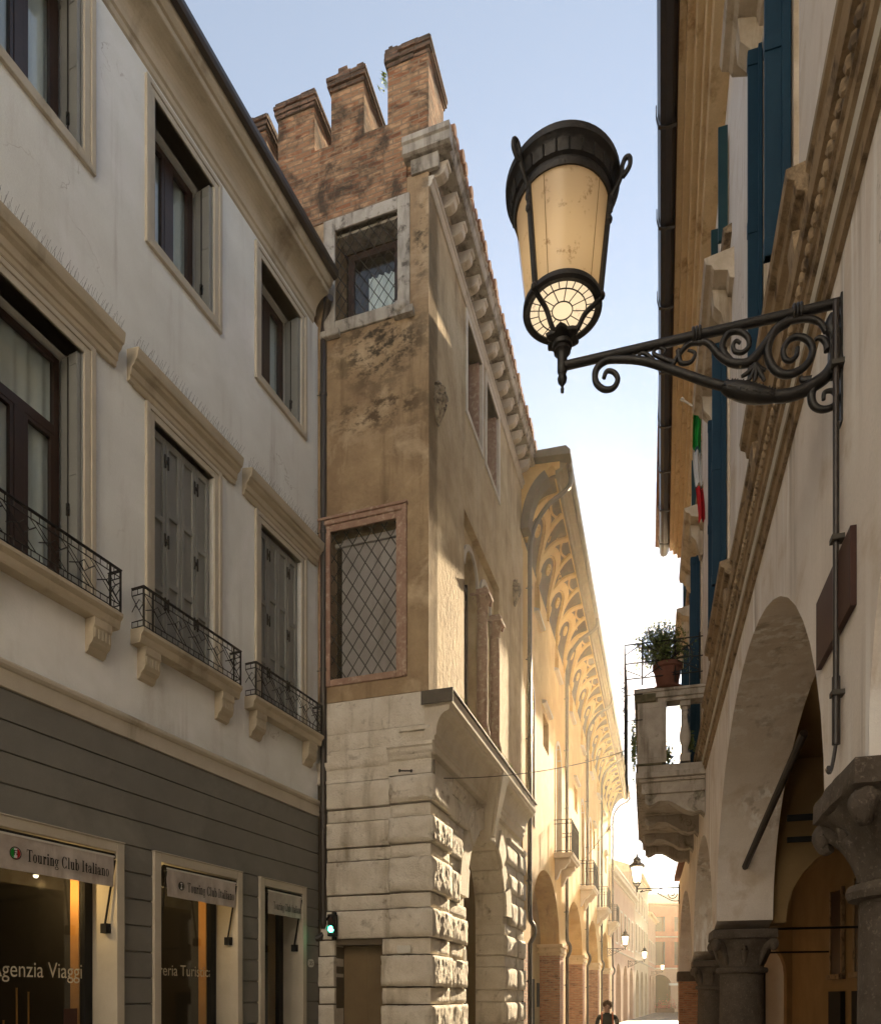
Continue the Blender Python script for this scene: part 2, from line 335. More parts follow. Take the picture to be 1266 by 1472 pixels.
def lampglass(name, col, e, es):
    m = bpy.data.materials.new(name); m.use_nodes = True; n = m.node_tree.nodes; l = m.node_tree.links; b = n['Principled BSDF']
    tc = n.new('ShaderNodeTexCoord'); t = n.new('ShaderNodeTexNoise'); t.inputs['Scale'].default_value = 9; t.inputs['Detail'].default_value = 9; t.inputs['Roughness'].default_value = .7; l.new(tc.outputs['Object'], t.inputs[0])
    r = n.new('ShaderNodeMapRange'); r.inputs[1].default_value = .59; r.inputs[2].default_value = .70; l.new(t.outputs[0], r.inputs[0])
    mx = n.new('ShaderNodeMix'); mx.data_type = 'RGBA'; mx.inputs[6].default_value = (*col, 1); mx.inputs[7].default_value = (.25, .13, .05, 1); l.new(r.outputs[0], mx.inputs[0])
    l.new(mx.outputs[2], b.inputs['Base Color']); b.inputs['Roughness'].default_value = .22; b.inputs['Specular IOR Level'].default_value = .6
    tr = n.new('ShaderNodeBsdfTranslucent'); l.new(mx.outputs[2], tr.inputs[0]); ms = n.new('ShaderNodeMixShader'); ms.inputs[0].default_value = .5
    l.new(b.outputs[0], ms.inputs[1]); l.new(tr.outputs[0], ms.inputs[2]); o = n['Material Output']; l.new(ms.outputs[0], o.inputs[0])
    b.inputs['Emission Color'].default_value = (*e, 1); b.inputs['Emission Strength'].default_value = es
    return m
m_lg = lampglass('frosted_lamp_glass', (.70, .56, .38), (1, .62, .3), .012)
m_lg2 = lampglass('lit_lamp_glass', (.9, .8, .6), (1, .72, .4), 3.5)
m_lgb = lampglass('lit_base_glass', (.9, .82, .66), (1, .80, .54), .30)

# ------------------------------------------------------------------ ground
def struct(mb, name, mat):
    o = mb.build(name, mat); o['kind'] = 'structure'; return o
struct(MB(W).box(-300, 300, -300, 300, -.5, 0), 'ground', m_pave)
_road = MB(W); _road.add([(-4.0, -5, .004), (.4, -5, .004), (4.9, 17, .004), (8.3, 28, .004), (12.5, 47, .004), (22, 72, .004), (28.5, 84, .004), (31, 84, .004), (24.5, 66, .004), (14.8, 47, .004), (7.0, 24.4, .004), (2.3, 11, .004)][:0] or
    [(-4.2, -4, .004), (-1, 6, .004), (3.2, 17.5, .004), (12.3, 47, .004), (25.0, 82, .004), (28.0, 82, .004), (14.5, 47, .004), (4.9, 17.5, .004), (1.8, 6, .004), (-1.0, -4, .004)], [(0, 1, 8, 9), (1, 2, 7, 8), (2, 3, 6, 7), (3, 4, 5, 6)])
m_road = M('cobbled_street', (.13, .12, .11), (.09, .085, .08), 3, rough=.55, bump=.8, bs=14, brick=(.16, .12, .012, (.04, .035, .03)))
struct(_road, 'street', m_road)

# ------------------------------------------------------------------ generic bits
def frame_mb(mb, u0, u1, z0, z1, wd, o0, o1, bottom=True, top=True):
    # a rectangular surround: ring of width wd outside the opening
    zb = z0 - wd if bottom else z0
    mb.box(u0 - wd, u0, o0, o1, zb, z1 + wd); mb.box(u1, u1 + wd, o0, o1, zb, z1 + wd)
    if top: mb.box(u0, u1, o0, o1, z1, z1 + wd)
    if bottom: mb.box(u0, u1, o0, o1, z0 - wd, z0)
    return mb
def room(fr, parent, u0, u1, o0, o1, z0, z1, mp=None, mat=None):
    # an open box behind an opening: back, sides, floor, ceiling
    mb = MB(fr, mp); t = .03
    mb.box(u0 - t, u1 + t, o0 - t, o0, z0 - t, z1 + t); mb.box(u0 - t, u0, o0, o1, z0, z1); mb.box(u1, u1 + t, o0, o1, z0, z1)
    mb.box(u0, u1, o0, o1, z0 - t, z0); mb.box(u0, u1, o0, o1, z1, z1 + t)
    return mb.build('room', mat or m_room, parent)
def curtain(fr, parent, u0, u1, o, z0, z1, mp=None, mat=None):
    n = 40; vs = []
    for i in range(n + 1):
        t = i / n; u = u0 + (u1 - u0) * t; d = .025 * sin(t * 31) + .015 * sin(t * 13 + 1); vs += [(u, o + d, z0), (u, o + d * .7, z1)]
    vs2 = [(a, b - .004, c) for a, b, c in vs]; m = len(vs)
    mb = MB(fr, mp); mb.add(vs + vs2, [(2 * i, 2 * i + 2, 2 * i + 3, 2 * i + 1) for i in range(n)] + [(m + 2 * i, m + 2 * i + 1, m + 2 * i + 3, m + 2 * i + 2) for i in range(n)], True)
    return mb.build('curtain', mat or m_curt, parent)
def casement(fr, parent, u0, u1, z0, z1, o, transom=None, mp=None, wood=None, mull=True):
    # dark wooden window with two leaves, glass behind
    f = MB(fr, mp); t = .06
    f.box(u0, u0 + t, o - .05, o, z0, z1); f.box(u1 - t, u1, o - .05, o, z0, z1); f.box(u0 + t, u1 - t, o - .05, o, z1 - t, z1); f.box(u0 + t, u1 - t, o - .05, o, z0, z0 + t)
    zt = z1 - t
    if transom: f.box(u0 + t, u1 - t, o - .05, o + .01, transom - .05, transom + .05); zt = transom - .05
    c = (u0 + u1) / 2
    if mull: f.box(c - .055, c + .055, o - .05, o + .012, z0 + t, zt)
    for a, b in ((u0 + t, c - .055), (c + .055, u1 - t)) if mull else ((u0 + t, u1 - t),):
        f.box(a, a + .04, o - .045, o + .005, z0 + t, zt); f.box(b - .04, b, o - .045, o + .005, z0 + t, zt); f.box(a + .04, b - .04, o - .045, o + .005, z0 + t, z0 + t + .06); f.box(a + .04, b - .04, o - .045, o + .005, zt - .04, zt)
    wdw = f.build('window', wood or m_dwood, parent, bevel=.004)
    MB(fr, mp).box(u0 + .03, u1 - .03, o - .03, o - .024, z0 + .03, z1 - .03).build('pane', m_glass, wdw)
    return wdw
def lattice(fr, parent, u0, u1, z0, z1, o, du, dz, r=.008, mp=None, double=False, name='grille', mat=None):
    mb = MB(fr, mp); k = dz / du; W_ = u1 - u0; H_ = z1 - z0
    def clip(c, s):   # line z = z0 + c + s*k*(u-u0)
        pts = []
        ua, ub = u0, u1; za = z0 + c; zb = z0 + c + s * k * W_
        def lim(ua, za, ub, zb):
            if zb == za: return None
            t0, t1 = 0, 1
            for lo, hi in ((z0, z1),):
                ta = (lo - za) / (zb - za); tb = (hi - za) / (zb - za)
                if ta > tb: ta, tb = tb, ta
                t0 = max(t0, ta); t1 = min(t1, tb)
            if t0 >= t1 - 1e-3: return None
            return (ua + (ub - ua) * t0, za + (zb - za) * t0), (ua + (ub - ua) * t1, za + (zb - za) * t1)
        return lim(ua, za, ub, zb)
    n = int((H_ + k * W_) / dz) + 2
    for s, dd in ((1, 0), (-1, .008)):
        for i in range(-n, n * 2):
            q = clip(i * dz, s)
            if q: mb.bar((q[0][0], o + dd, q[0][1]), (q[1][0], o + dd, q[1][1]), r)
    return mb.build(name, mat or m_iron, parent)
def text_mb(mb, s, u0, z0, h, o, sx=1, width=None, dirn=1, ext=.004):
    cu = bpy.data.curves.new('t', 'FONT'); cu.body = s; cu.size = 1; cu.extrude = 0
    ob = bpy.data.objects.new('t', cu); COL.objects.link(ob); bpy.context.view_layer.update()
    me = bpy.data.meshes.new_from_object(ob.evaluated_get(bpy.context.evaluated_depsgraph_get()))
    xs = [v.co.x for v in me.vertices]; wd = max(xs) - min(xs); x0 = min(xs); sc = h / .7; k = (width / wd) if width else sc * sx
    mb.add([(u0 + dirn * (v.co.x - x0) * k, o + ext, z0 + v.co.y * sc) for v in me.vertices], [tuple(p.vertices) for p in me.polygons])
    bpy.data.objects.remove(ob); bpy.data.curves.remove(cu); bpy.data.meshes.remove(me); return mb

# bold condensed serif lettering cut from boxes and rings (cap height 1)
def serif(mb, s, u0, z0, h, o, width):
    items = []; x = 0; st = .15; sf = .055; xh = .68
    def B(a, b, c, d): items.append(('b', x + a, b, x + c, d))
    def Rg(cx, cy, rx, ry, tx, ty, a0=0, a1=360): items.append(('r', x + cx, cy, rx, ry, tx, ty, a0, a1))
    def serf(cx, y, wd=.26): B(cx - wd / 2, y, cx + wd / 2, y + sf)
    for ch in s:
        if ch == 'T': B(0, .93, .62, 1); B(.31 - st / 2, 0, .31 + st / 2, .95); serf(.31, 0, .32); B(0, .78, .05, .95); B(.57, .78, .62, .95); adv = .66
        elif ch == 'I': B(.15 - st / 2, 0, .15 + st / 2, 1); serf(.15, 0, .3); serf(.15, 1 - sf, .3); adv = .36
        elif ch == 'C': Rg(.33, .5, .33, .52, .15, .06, 38, 322); B(.56, .68, .61, 1); B(.56, 0, .61, .28); adv = .68
        elif ch == 'o': Rg(.22, xh / 2, .22, xh / 2 + .02, .13, .05); adv = .49
        elif ch == 'u': B(.05, .14, .05 + st, xh); B(.3, 0, .3 + st, xh); B(-.02, xh - sf, .1, xh); B(.24, xh - sf, .34, xh); Rg(.22, .17, .17, .18, .12, .07, 180, 340); B(.3, 0, .52, sf); adv = .55
        elif ch == 'r': B(.07, 0, .07 + st, xh); serf(.145, 0, .28); B(0, xh - sf, .1, xh); Rg(.29, xh - .16, .1, .17, .07, .1, 10, 170); B(.27, xh - .2, .41, xh - .04); adv = .43
        elif ch == 'i': B(.07, 0, .07 + st, xh); serf(.145, 0, .28); B(0, xh - sf, .1, xh); Rg(.145, .87, .09, .1, .09, .1); adv = .31
        elif ch == 'l': B(.07, 0, .07 + st, 1); serf(.145, 0, .28); B(0, 1 - sf, .1, 1); adv = .31
        elif ch == 'n': B(.07, 0, .07 + st, xh); serf(.145, 0, .26); B(0, xh - sf, .1, xh); Rg(.3, xh - .18, .17, .2, .12, .08, 0, 150); B(.33, 0, .33 + st, xh - .17); serf(.405, 0, .26); adv = .56
        elif ch == 'g': Rg(.2, .42, .19, .25, .12, .05); Rg(.22, -.13, .22, .15, .07, .06); B(.08, .06, .36, .14); B(.34, .56, .48, .64); adv = .5
        elif ch == 'b': B(.05, .02, .05 + st, 1); B(-.02, 1 - sf, .1, 1); Rg(.29, xh / 2, .2, xh / 2 + .01, .13, .05); adv = .54
        elif ch == 't': B(.09, .1, .09 + st, .85); B(0, xh - sf - .02, .34, xh); Rg(.23, .13, .14, .15, .1, .07, 180, 330); adv = .38
        elif ch == 'a': B(.27, .06, .27 + st, .5); Rg(.19, .18, .18, .2, .12, .05); Rg(.22, .47, .2, .21, .12, .06, 0, 165); B(.3, 0, .5, .07); B(.03, .44, .15, .56); adv = .5
        elif ch == ' ': adv = .28
        x += adv + .03
    k = width / x
    def q(a, b): return (u0 + a * k, o, z0 + b * h)
    for it in items:
        if it[0] == 'b': mb.add([q(it[1], it[2]), q(it[3], it[2]), q(it[3], it[4]), q(it[1], it[4])], [(0, 1, 2, 3)])
        else:
            _, cx, cy, rx, ry, tx, ty, a0, a1 = it; n = max(6, int((a1 - a0) / 18)); vs = []
            for i in range(n + 1):
                a = radians(a0 + (a1 - a0) * i / n); vs += [q(cx + rx * cos(a), cy + ry * sin(a)), q(cx + (rx - tx) * cos(a), cy + (ry - ty) * sin(a))]
            mb.add(vs, [(2 * i, 2 * i + 2, 2 * i + 3, 2 * i + 1) for i in range(n)])
    return mb
#PART2
# ================================================================== LEFT: pale stuccoed building with shops
lb = thing('stucco_building', 'pale grey stuccoed building with cream window surrounds and travel shops at street level', 'building', L, -7, 0, 0)
LC = [(-3.34, -2.36), (-1.42, -.46), (-5.25, -4.27)]
ZT = (10.22, 11.80); ZM = (5.76, 8.22)
holes = [rect(a, b, *ZT) for a, b in LC] + [rect(a, b, *ZM) for a, b in LC]
for k in range(2):
    a = -7.2 - 1.95 * k; holes += [rect(a, a + .98, *ZT), rect(a, a + .98, *ZM)]
MB(L).exto([rect(-14, 0, 4.74, 12.06)] + holes, -.35, 0).build('wall', m_lwall, lb)
MB(L).box(-14, 0, -8, -7.8, 0, 12.5).box(-14, -13.8, -7.8, -.35, 0, 12.5).box(-.2, 0, -7.8, -.352, 4.6, 12.45).box(-.2, 0, -7.8, -.352, 0, 4.6).build('rear_wall', m_lwall, lb)
MB(L).extu([(-8, 12.5), (.36, 12.565), (.38, 12.62), (-4, 14.0)], -14, -.14).build('roof', m_tile, lb)
# shop-level wall in long plaster courses
cs = MB(L); SH = [(-5.9, -3.89), (-3.27, -1.95), (-1.38, -.47)]
for i in range(17):
    z1 = 4.565 - .281 * i; z0 = max(z1 - .267, 0)
    if z1 < .1: break
    segs = [(-14, 0)] if z1 > 3.5 else [(-14, -6.0), (-3.79, -3.37), (-1.85, -1.48), (-.37, 0)]
    for a, b in segs: cs.box(a, b, -.02, .012, z0, z1)
cs.build('rusticated_facing', m_rust, lb, bevel=.006)
MB(L).exto([[(-14, 0), (-5.99, 0), (-5.99, 3.44), (-3.8, 3.44), (-3.8, 0), (-3.36, 0), (-3.36, 3.44), (-1.86, 3.44), (-1.86, 0), (-1.47, 0), (-1.47, 3.44), (-.38, 3.44), (-.38, 0), (0, 0), (0, 4.6), (-14, 4.6)]], -.35, -.012).build('shop_wall', m_rust, lb)
MB(L).extu([(-.35, 4.6), (.015, 4.575), (.03, 4.58), (.03, 4.735), (.045, 4.745), (.06, 4.77), (.06, 4.80), (.02, 4.83), (-.35, 4.83)], -14, 0).build('string_course', m_lstone, lb)
prof = [(-.3, 12.0), (0, 12.0), (.02, 12.02), (.025, 12.08), (.05, 12.10)] + [(.05 + .22 * (1 - cos(t * pi / 2 / 8)), 12.12 + .22 * sin(t * pi / 2 / 8)) for t in range(9)] + [(.28, 12.35), (.28, 12.41), (.31, 12.42), (.34, 12.46), (.37, 12.53), (.37, 12.56), (-.3, 12.58)]
MB(L).extu(prof, -14, -.14).build('cornice', m_lcorn, lb)
MB(L).extu([(.372, 12.5), (.43, 12.52), (.45, 12.56), (.45, 12.62), (.43, 12.62), (.425, 12.56), (.375, 12.55)], -14, -.14).build('gutter', m_pipe, lb)
def far_shutter(parent, u1, z0, z1, zb):
    s = MB(L); s.box(u1 - .05, u1 - .012, -.25, -.135, z0 + .02, z1 - .02).box(u1 - .06, u1 - .022, -.13, -.015, z0 + .02, z1 - .02).box(u1 - .012, u1 - .002, -.27, -.005, z0, z1)
    for zz in (.06, (z1 - z0) / 2, z1 - z0 - .14):
        s.box(u1 - .066, u1 - .06, -.12, -.025, z0 + zz, z0 + zz + .03)
    sh = s.build('shutter', m_shut, parent, bevel=.003)
    MB(L).tube([(u1 - .07, -.13, z0 + .03), (u1 - .07, -.13, z1 - .05)], .007, 6).box(u1 - .08, u1 - .06, -.145, -.115, zb, zb + .12).bar((u1 - .08, -.13, zb + .06), (u1 - .10, -.08, zb + .06), .008).build('bolt', m_iron, sh)
    MB(L).box(u1 - 1 + .02 if False else u1 - .965, u1 - .945, -.25, -.01, z0 + .02, z1 - .02).build('shutter', m_shut, parent, bevel=.003)
def surround(a, b, z0, z1, bottom, name='window_surround'):
    s = MB(L); frame_mb(s, a, b, z0, z1, .075, -.2, .02, bottom); 
    # raised outer fillet
    zb = z0 - (.13 if bottom else 0)
    s.box(a - .13, a - .075, -.01, .035, zb, z1 + .13); s.box(b + .075, b + .13, -.01, .035, zb, z1 + .13); s.box(a - .075, b + .075, -.01, .035, z1 + .075, z1 + .13)
    if bottom: s.box(a - .075, b + .075, -.01, .04, z0 - .13, z0 - .075)
    return s.build(name, m_lstone, lb, bevel=.006)
for i, (a, b) in enumerate(LC):
    surround(a, b, *ZT, True)
    wd = casement(L, lb, a + .06, b - .06, ZT[0], ZT[1] - .02, -.27)
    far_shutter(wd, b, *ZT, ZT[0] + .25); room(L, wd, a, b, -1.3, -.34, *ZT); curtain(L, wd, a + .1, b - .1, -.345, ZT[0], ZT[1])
    surround(a, b, *ZM, False)
    c = (a + b) / 2
    if i == 2:
        wd = casement(L, lb, a + .05, b - .05, ZM[0], ZM[1] - .02, -.27, transom=7.45)
        far_shutter(wd, b, *ZM, 6.6); room(L, wd, a, b, -1.3, -.34, *ZM); curtain(L, wd, a + .1, b - .1, -.345, ZM[0], ZM[1])
    else:
        s = MB(L); n = 4; wl = (b - a - .02) / n; s.box(a, b, -.12, -.085, *ZM)
        for k in range(n):
            x0 = a + .01 + k * wl + .006; x1 = x0 + wl - .012; zz = [ZM[0], ZM[0] + .80, ZM[0] + 1.58 - .0, ZM[1] - .02]
            s.box(x0, x0 + .045, -.086, -.055, ZM[0], zz[3]); s.box(x1 - .045, x1, -.086, -.055, ZM[0], zz[3])
            off = .0 if k % 3 else -.12
            for zc, hh in ((ZM[0], .16), (ZM[0] + .78 + off, .07), (ZM[0] + 1.58 + off, .07), (zz[3] - .08, .08)): s.box(x0 + .045, x1 - .045, -.086, -.057, zc, zc + hh)
        sh = s.build('shutters', m_shut, lb, bevel=.005)
        h = MB(L)
        for u in (a + .01 + wl, b - .01 - wl):
            for zc in (ZM[0] + .55, ZM[0] + 1.28, ZM[1] - .28):
                h = MB(L); h.box(u - .034, u - .016, -.056, -.04, zc - .075, zc + .075).box(u + .016, u + .034, -.056, -.04, zc - .075, zc + .075).box(u - .016, u + .016, -.056, -.036, zc - .016, zc + .016); h.build('hinge', m_iron, sh, bevel=.003)
    # hood moulding with bird spikes
    H = MB(L).extu([(-.05, 8.37), (.035, 8.37), (.04, 8.42), (.06, 8.43), (.07, 8.50), (.11, 8.53), (.12, 8.56), (.145, 8.57), (.155, 8.60), (.165, 8.66), (.165, 8.68), (-.05, 8.72)], c - .87, c + .87).box(c - .80, c + .80, -.02, .03, 8.36, 8.46)
    hd = H.build('window_hood', m_lcorn, lb, bevel=.003)
    sp = MB(L)
    for k in range(34):
        u = c - .85 + k * 1.7 / 33
        for d in (-.02, .03, .07): sp.tube([(u, .09, 8.69), (u + random.uniform(-.02, .02), .09 + d + .02, 8.69 + random.uniform(.09, .13))], .0012, 3)
    sp.build('bird_spikes', m_pipe, hd)
    # balconette
    bal = MB(L).extu([(-.05, 5.60), (.13, 5.60), (.14, 5.62), (.15, 5.68), (.17, 5.70), (.185, 5.72), (.185, 5.755), (-.05, 5.765)], c - .82, c + .82).build('balcony_slab', m_lcorn, lb, bevel=.003)
    for u in (c - .62, c + .62):
        k = MB(L).extu([(0, 5.60), (.13, 5.60), (.13, 5.52), (.115, 5.50), (.115, 5.40), (.10, 5.36), (.06, 5.33), (.04, 5.28), (0, 5.26)], u - .11, u + .11)
        for q in range(5): k.box(u - .1 + q * .045, u - .08 + q * .045, .115, .125, 5.40, 5.50)
        k.build('bracket', m_lcorn, bal, bevel=.003)
    r_ = MB(L); o = .165; za, zb = 5.765, 6.19; u0, u1 = c - .80, c + .80; br = .0055
    def face(P, Wd):      # P(t,z) -> point; decorated panel
        for zz in (za + .012, za + .075, zb - .07, zb - .008): r_.bar(P(0, zz), P(Wd, zz), .007)
        n = max(2, round(Wd / .085))
        for q in range(n + 1):
            t = Wd * q / n; r_.bar(P(t, za + .012), P(t, za + .075), br); r_.bar(P(t, zb - .07), P(t, zb - .008), br)
        zl, zh = za + .075, zb - .07; hh = zh - zl; m = max(1, round(Wd / .33)); st = Wd / m
        for q in range(m):
            a0 = q * st; r_.bar(P(a0, zh), P(a0 + st, zl), br)
            if q: r_.bar(P(a0 - .06, zh), P(a0 + st - .06, zl), br)
            cx = a0 + st * .62; cz = (zl + zh) / 2 + .03; d = .055
            r_.tube([P(cx, cz + d), P(cx + d, cz), P(cx, cz - d), P(cx - d, cz)], br, 4, True)
            r_.bar(P(cx + d, cz), P(min(a0 + st, Wd), cz + .06), br); r_.bar(P(cx - d, cz), P(max(a0, cx - .17), cz - .06), br)
    face(lambda t, z: (u0 + t, o, z), u1 - u0); face(lambda t, z: (u0, t, z), o); face(lambda t, z: (u1, t, z), o)
    for u in (u0, u1, u0 + .13, u1 - .13): r_.box(u - .008, u + .008, o - .008, o + .008, za - .01, zb + .005)
    r_.box(u0 - .012, u1 + .012, o - .014, o + .014, zb, zb + .01).box(u0 - .012, u0 + .012, 0, o, zb, zb + .01).box(u1 - .012, u1 + .012, 0, o, zb, zb + .01)
    r_.build('railing', m_iron, bal)
# shop fronts
for i, (a, b) in enumerate(SH):
    f = MB(L); f.box(a - .1, a, -.34, .045, 0, 3.44).box(b, b + .1, -.34, .045, 0, 3.44).box(a, b, -.34, .045, 3.34, 3.44).box(a - .105, b + .105, .0, .055, 3.44, 3.455)
    sf = f.build('shop_surround', m_lstone, lb, bevel=.006)
    g = MB(L); og = -.32
    g.box(a + .0, a + .05, og - .05, og + .02, 0, 3.34).box(b - .10, b, og - .05, og + .02, 0, 3.34).box(a + .05, b - .10, og - .05, og + .02, 3.14, 3.34).box(a + .05, b - .10, og - .05, og + .02, 0, .35)
    if i == 2: g.box(a + .38, a + .44, og - .05, og + .02, .35, 3.14)
    fr_ = g.build('shop_window', m_ink, sf, bevel=.003)
    MB(L).box(a + .03, b - .05, og - .02, og - .014, .3, 3.2).build('pane', m_glass, fr_)
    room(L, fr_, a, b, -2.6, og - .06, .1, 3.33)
    MB(L).box(b - .115, b - .10, og - .17, og - .05, .3, 3.2).build('side_panel', m_warmwood, fr_)
    if i < 2:
        t = MB(L)
        if i == 0: xr, zr = L.px(118, 1400, og); xl = L.px(-1, 1390, og)[0]; wd_ = (xr - xl) * 1.10; text_mb(t, 'Agenzia Viaggi', xr - wd_, L.px(118, 1407, og)[1], .155, og - .005, width=wd_)
        else: xr, zr = L.px(305, 1405, og); xl = L.px(228, 1400, og)[0]; wd_ = (xr - xl) * 1.2; text_mb(t, 'Libreria Turistica', xr - wd_, zr, .135, og - .005, width=wd_)
        t.build('window_lettering', m_gold, fr_)
    if i == 0:
        d = MB(L)
        for q, (u, hh) in enumerate(((-4.75, .25), (-4.62, .3), (-4.48, .62), (-4.35, .58), (-4.3, .25))): d.lathe([(.02, 1.3), (.02, 1.34), (.008, 1.36), (.008, 1.3 + hh), (.012, 1.31 + hh)], u, og - .35, 8)
        d.box(-5.5, -4.1, og - .55, og - .15, 1.24, 1.30); d.build('display_shelf', m_warmwood, fr_)
        MB(L).box(-4.22, -4.06, og - .012, og - .006, 1.42, 1.72).build('poster', m_board, fr_)
    if i == 1:
        d = MB(L).box(-3.1, -2.3, og - .5, og - .12, 1.0, 1.05); 
        for q in range(3): d.box(-2.95 + q * .2, -2.82 + q * .2, og - .3, og - .27, 1.05, 1.25)
        d.build('display_shelf', m_wplas, fr_)
# awnings rolled in the shop openings
def awning(u0, u1, label, logo, tw):
    z0, z1 = 2.975, 3.285
    nn = 40; vs = []; mm = 8
    for j in range(mm + 1):
        for i in range(nn + 1):
            u = u0 + (u1 - u0) * i / nn; z = z0 + (z1 - z0) * j / mm
            d = .010 * noise.noise(Vector((u * 5, z * 9, 3))) * (1.3 - j / mm) + .006 * sin((u * 1.6 + z * 2.2) * 9) * (1 - j / mm)
            vs.append((u, .03 + d, z))
    N = len(vs); f = [(j * (nn + 1) + i, j * (nn + 1) + i + 1, (j + 1) * (nn + 1) + i + 1, (j + 1) * (nn + 1) + i) for j in range(mm) for i in range(nn)]
    t = thing('shop_awning', label, 'awning', L, (u0 + u1) / 2, 0, z0, 'awnings over the shop windows')
    v = MB(L).add([(a, b, c) for a, b, c in vs] + [(a, b - .004, c) for a, b, c in vs], f + [tuple(reversed([x + N for x in q])) for q in f], True).build('valance', m_cloth, t)
    tx = MB(L); serif(tx, 'Touring Club Italiano', tw[0], z0 + tw[2], tw[3], .046, tw[1]); tx.build('lettering', m_ink, v)
    if logo:
        cx, cz, r = logo
        def disc(r0, r1, o, a0=0, a1=2 * pi, n=28):
            m_ = MB(L); pp = []
            for i in range(n + 1):
                a = a0 + (a1 - a0) * i / n; pp += [(cx + r1 * cos(a), o, cz + r1 * sin(a)), (cx + r0 * cos(a), o, cz + r0 * sin(a))]
            return m_.add(pp, [(2 * i, 2 * i + 2, 2 * i + 3, 2 * i + 1) for i in range(n)])
        e = disc(r * .86, r, .046); disc(0, r * .8, .045).v
        e.box(cx - r * .3, cx - r * .18, .048, .0495, cz - r * .35, cz + r * .45).box(cx - r * .18, cx + r * .32, .048, .0495, cz + r * .33, cz + r * .45).box(cx - r * .18, cx + r * .2, .048, .0495, cz + .0 * r, cz + r * .1).box(cx + r * .1, cx + r * .26, .048, .0495, cz - r * .3, cz - r * .05)
        eb = e.build('emblem', m_ink, v)
        disc(0, r * .82, .0445, pi / 2, 3 * pi / 2, 14).build('emblem_field', m_fg if r > .055 else m_jacket, eb)
        MB(L).box(cx - r * .26, cx + r * .26, .0452, .0466, cz - r * .72, cz + r * .72).build('emblem_field', m_fw, eb)
        disc(0, r * .82, .0445, -pi / 2, pi / 2, 14).build('emblem_field', m_fr if r > .055 else m_jacket, eb)
    MB(L).tube([(u0 - .02, .0, z1 + .01), (u1 + .02, .0, z1 + .01)], .035, 10).build('roller', m_ink, t)
    MB(L).tube([(u1 + .01, .035, z1 - .03), (u1 - .01, -.08, 2.60)], .011, 8).box(u1 - .035, u1 + .035, -.12, -.04, 2.50, 2.60).build('arm', m_ink, t)
    MB(L).tube([(u0 + .0, .02, z1 - .03), (u0 + .01, -.08, 2.60)], .011, 8).build('arm', m_ink, t)
    MB(L).box(u0 - .01, u1 + .01, .026, .036, z1 - .006, z1 + .012).build('front_rail', m_wplas, t)
awning(-5.62, -3.92, 'dirty off-white awning valance with red and green round emblem, over the nearest shop window', (-5.03, 3.125, .058), (-4.92, .93, .095, .11))
awning(-3.17, -1.98, 'off-white awning valance with small dark round emblem over the middle shop window', (-2.96, 3.115, .05), (-2.86, .84, .085, .11))
awning(-1.29, -.50, 'short off-white awning valance without an emblem, over the shop door nearest the downpipe', None, (-1.19, .68, .07, .105))
# house number plate
nplate = thing('house_number_plate', 'small oval white house number plate reading 35 beside the last shop door', 'number plate', L, -.22, .02, 2.28)
pl = MB(L); pts = [(-.22 + .075 * (abs(cos(a)) ** .7) * (1 if cos(a) > 0 else -1), 2.34 + .062 * (abs(sin(a)) ** .7) * (1 if sin(a) > 0 else -1)) for a in [2 * pi * i / 28 for i in range(28)]]
pl.exto([pts], .012, .022); pl.build('plate', m_wplas, nplate)
text_mb(MB(L), '35', -.265, 2.31, .06, .021, width=.09).build('number', m_ink, nplate)
# rainwater pipe between the pale building and the tower
dp = thing('drainpipe', 'dark brown rainwater pipe in the corner between the pale building and the tower house', 'drainpipe', L, .05, .06, 2.7)
MB(L).tube(spline([(-.12, .3, 12.30), (-.06, .22, 12.28), (.03, .10, 12.1), (.0, .10, 11.8)]) + [(.0, .10, 9), (.0, .10, 5), (.0, .10, 2.95)] + spline([(.0, .10, 2.95), (.03, .10, 2.82), (-.02, .05, 2.74), (-.05, -.02, 2.72)])[1:], .052, 12).build('pipe', m_pipe, dp)
for z in (11.0, 8.9, 6.8, 4.65, 3.0):
    jb = MB(L); jb.lathe([(.058, z - .03), (.061, z - .02), (.061, z + .02), (.058, z + .03)], .0, .10, 12); jb.bar((.0, .10, z), (-.03, -.05, z), .008); jb.build('clamp', m_pipe, dp)
l_ = bpy.data.lights.new('shop_lamp', 'POINT'); l_.energy = 5; l_.color = (1, .62, .25); l_.shadow_soft_size = .05
for nm, u in (('shop_spotlight', -3.02), ('shop_spotlight', -4.4)):
    q = thing('shop_spotlight', 'small warm spotlight glowing inside the %s shop window' % ('middle' if u > -4 else 'nearest'), 'spotlight', L, u, -.5, 3.05)
    MB(L).lathe([(.03, 3.06), (.035, 3.1), (.02, 3.16)], u, -.5, 10).build('housing', m_ink, q); MB(L).blob((u, -.5, 3.05), (.025, .025, .02), 8).build('bulb', m_bulb, q)
    lo = bpy.data.objects.new('shop_light', l_); COL.objects.link(lo); lo.parent = q; lo.location = (0.05, .0, -.08)
#PART3
# ================================================================== TOWER HOUSE
tw = thing('tower_house', 'old brown stuccoed tower house with brick battlements, barred windows and a rusticated stone base', 'building', T, 0, 0, 0)
SD = side
UW = (.48, 1.49, 12.05, 13.42); LW = (.5, 1.57, 6.64, 8.88)
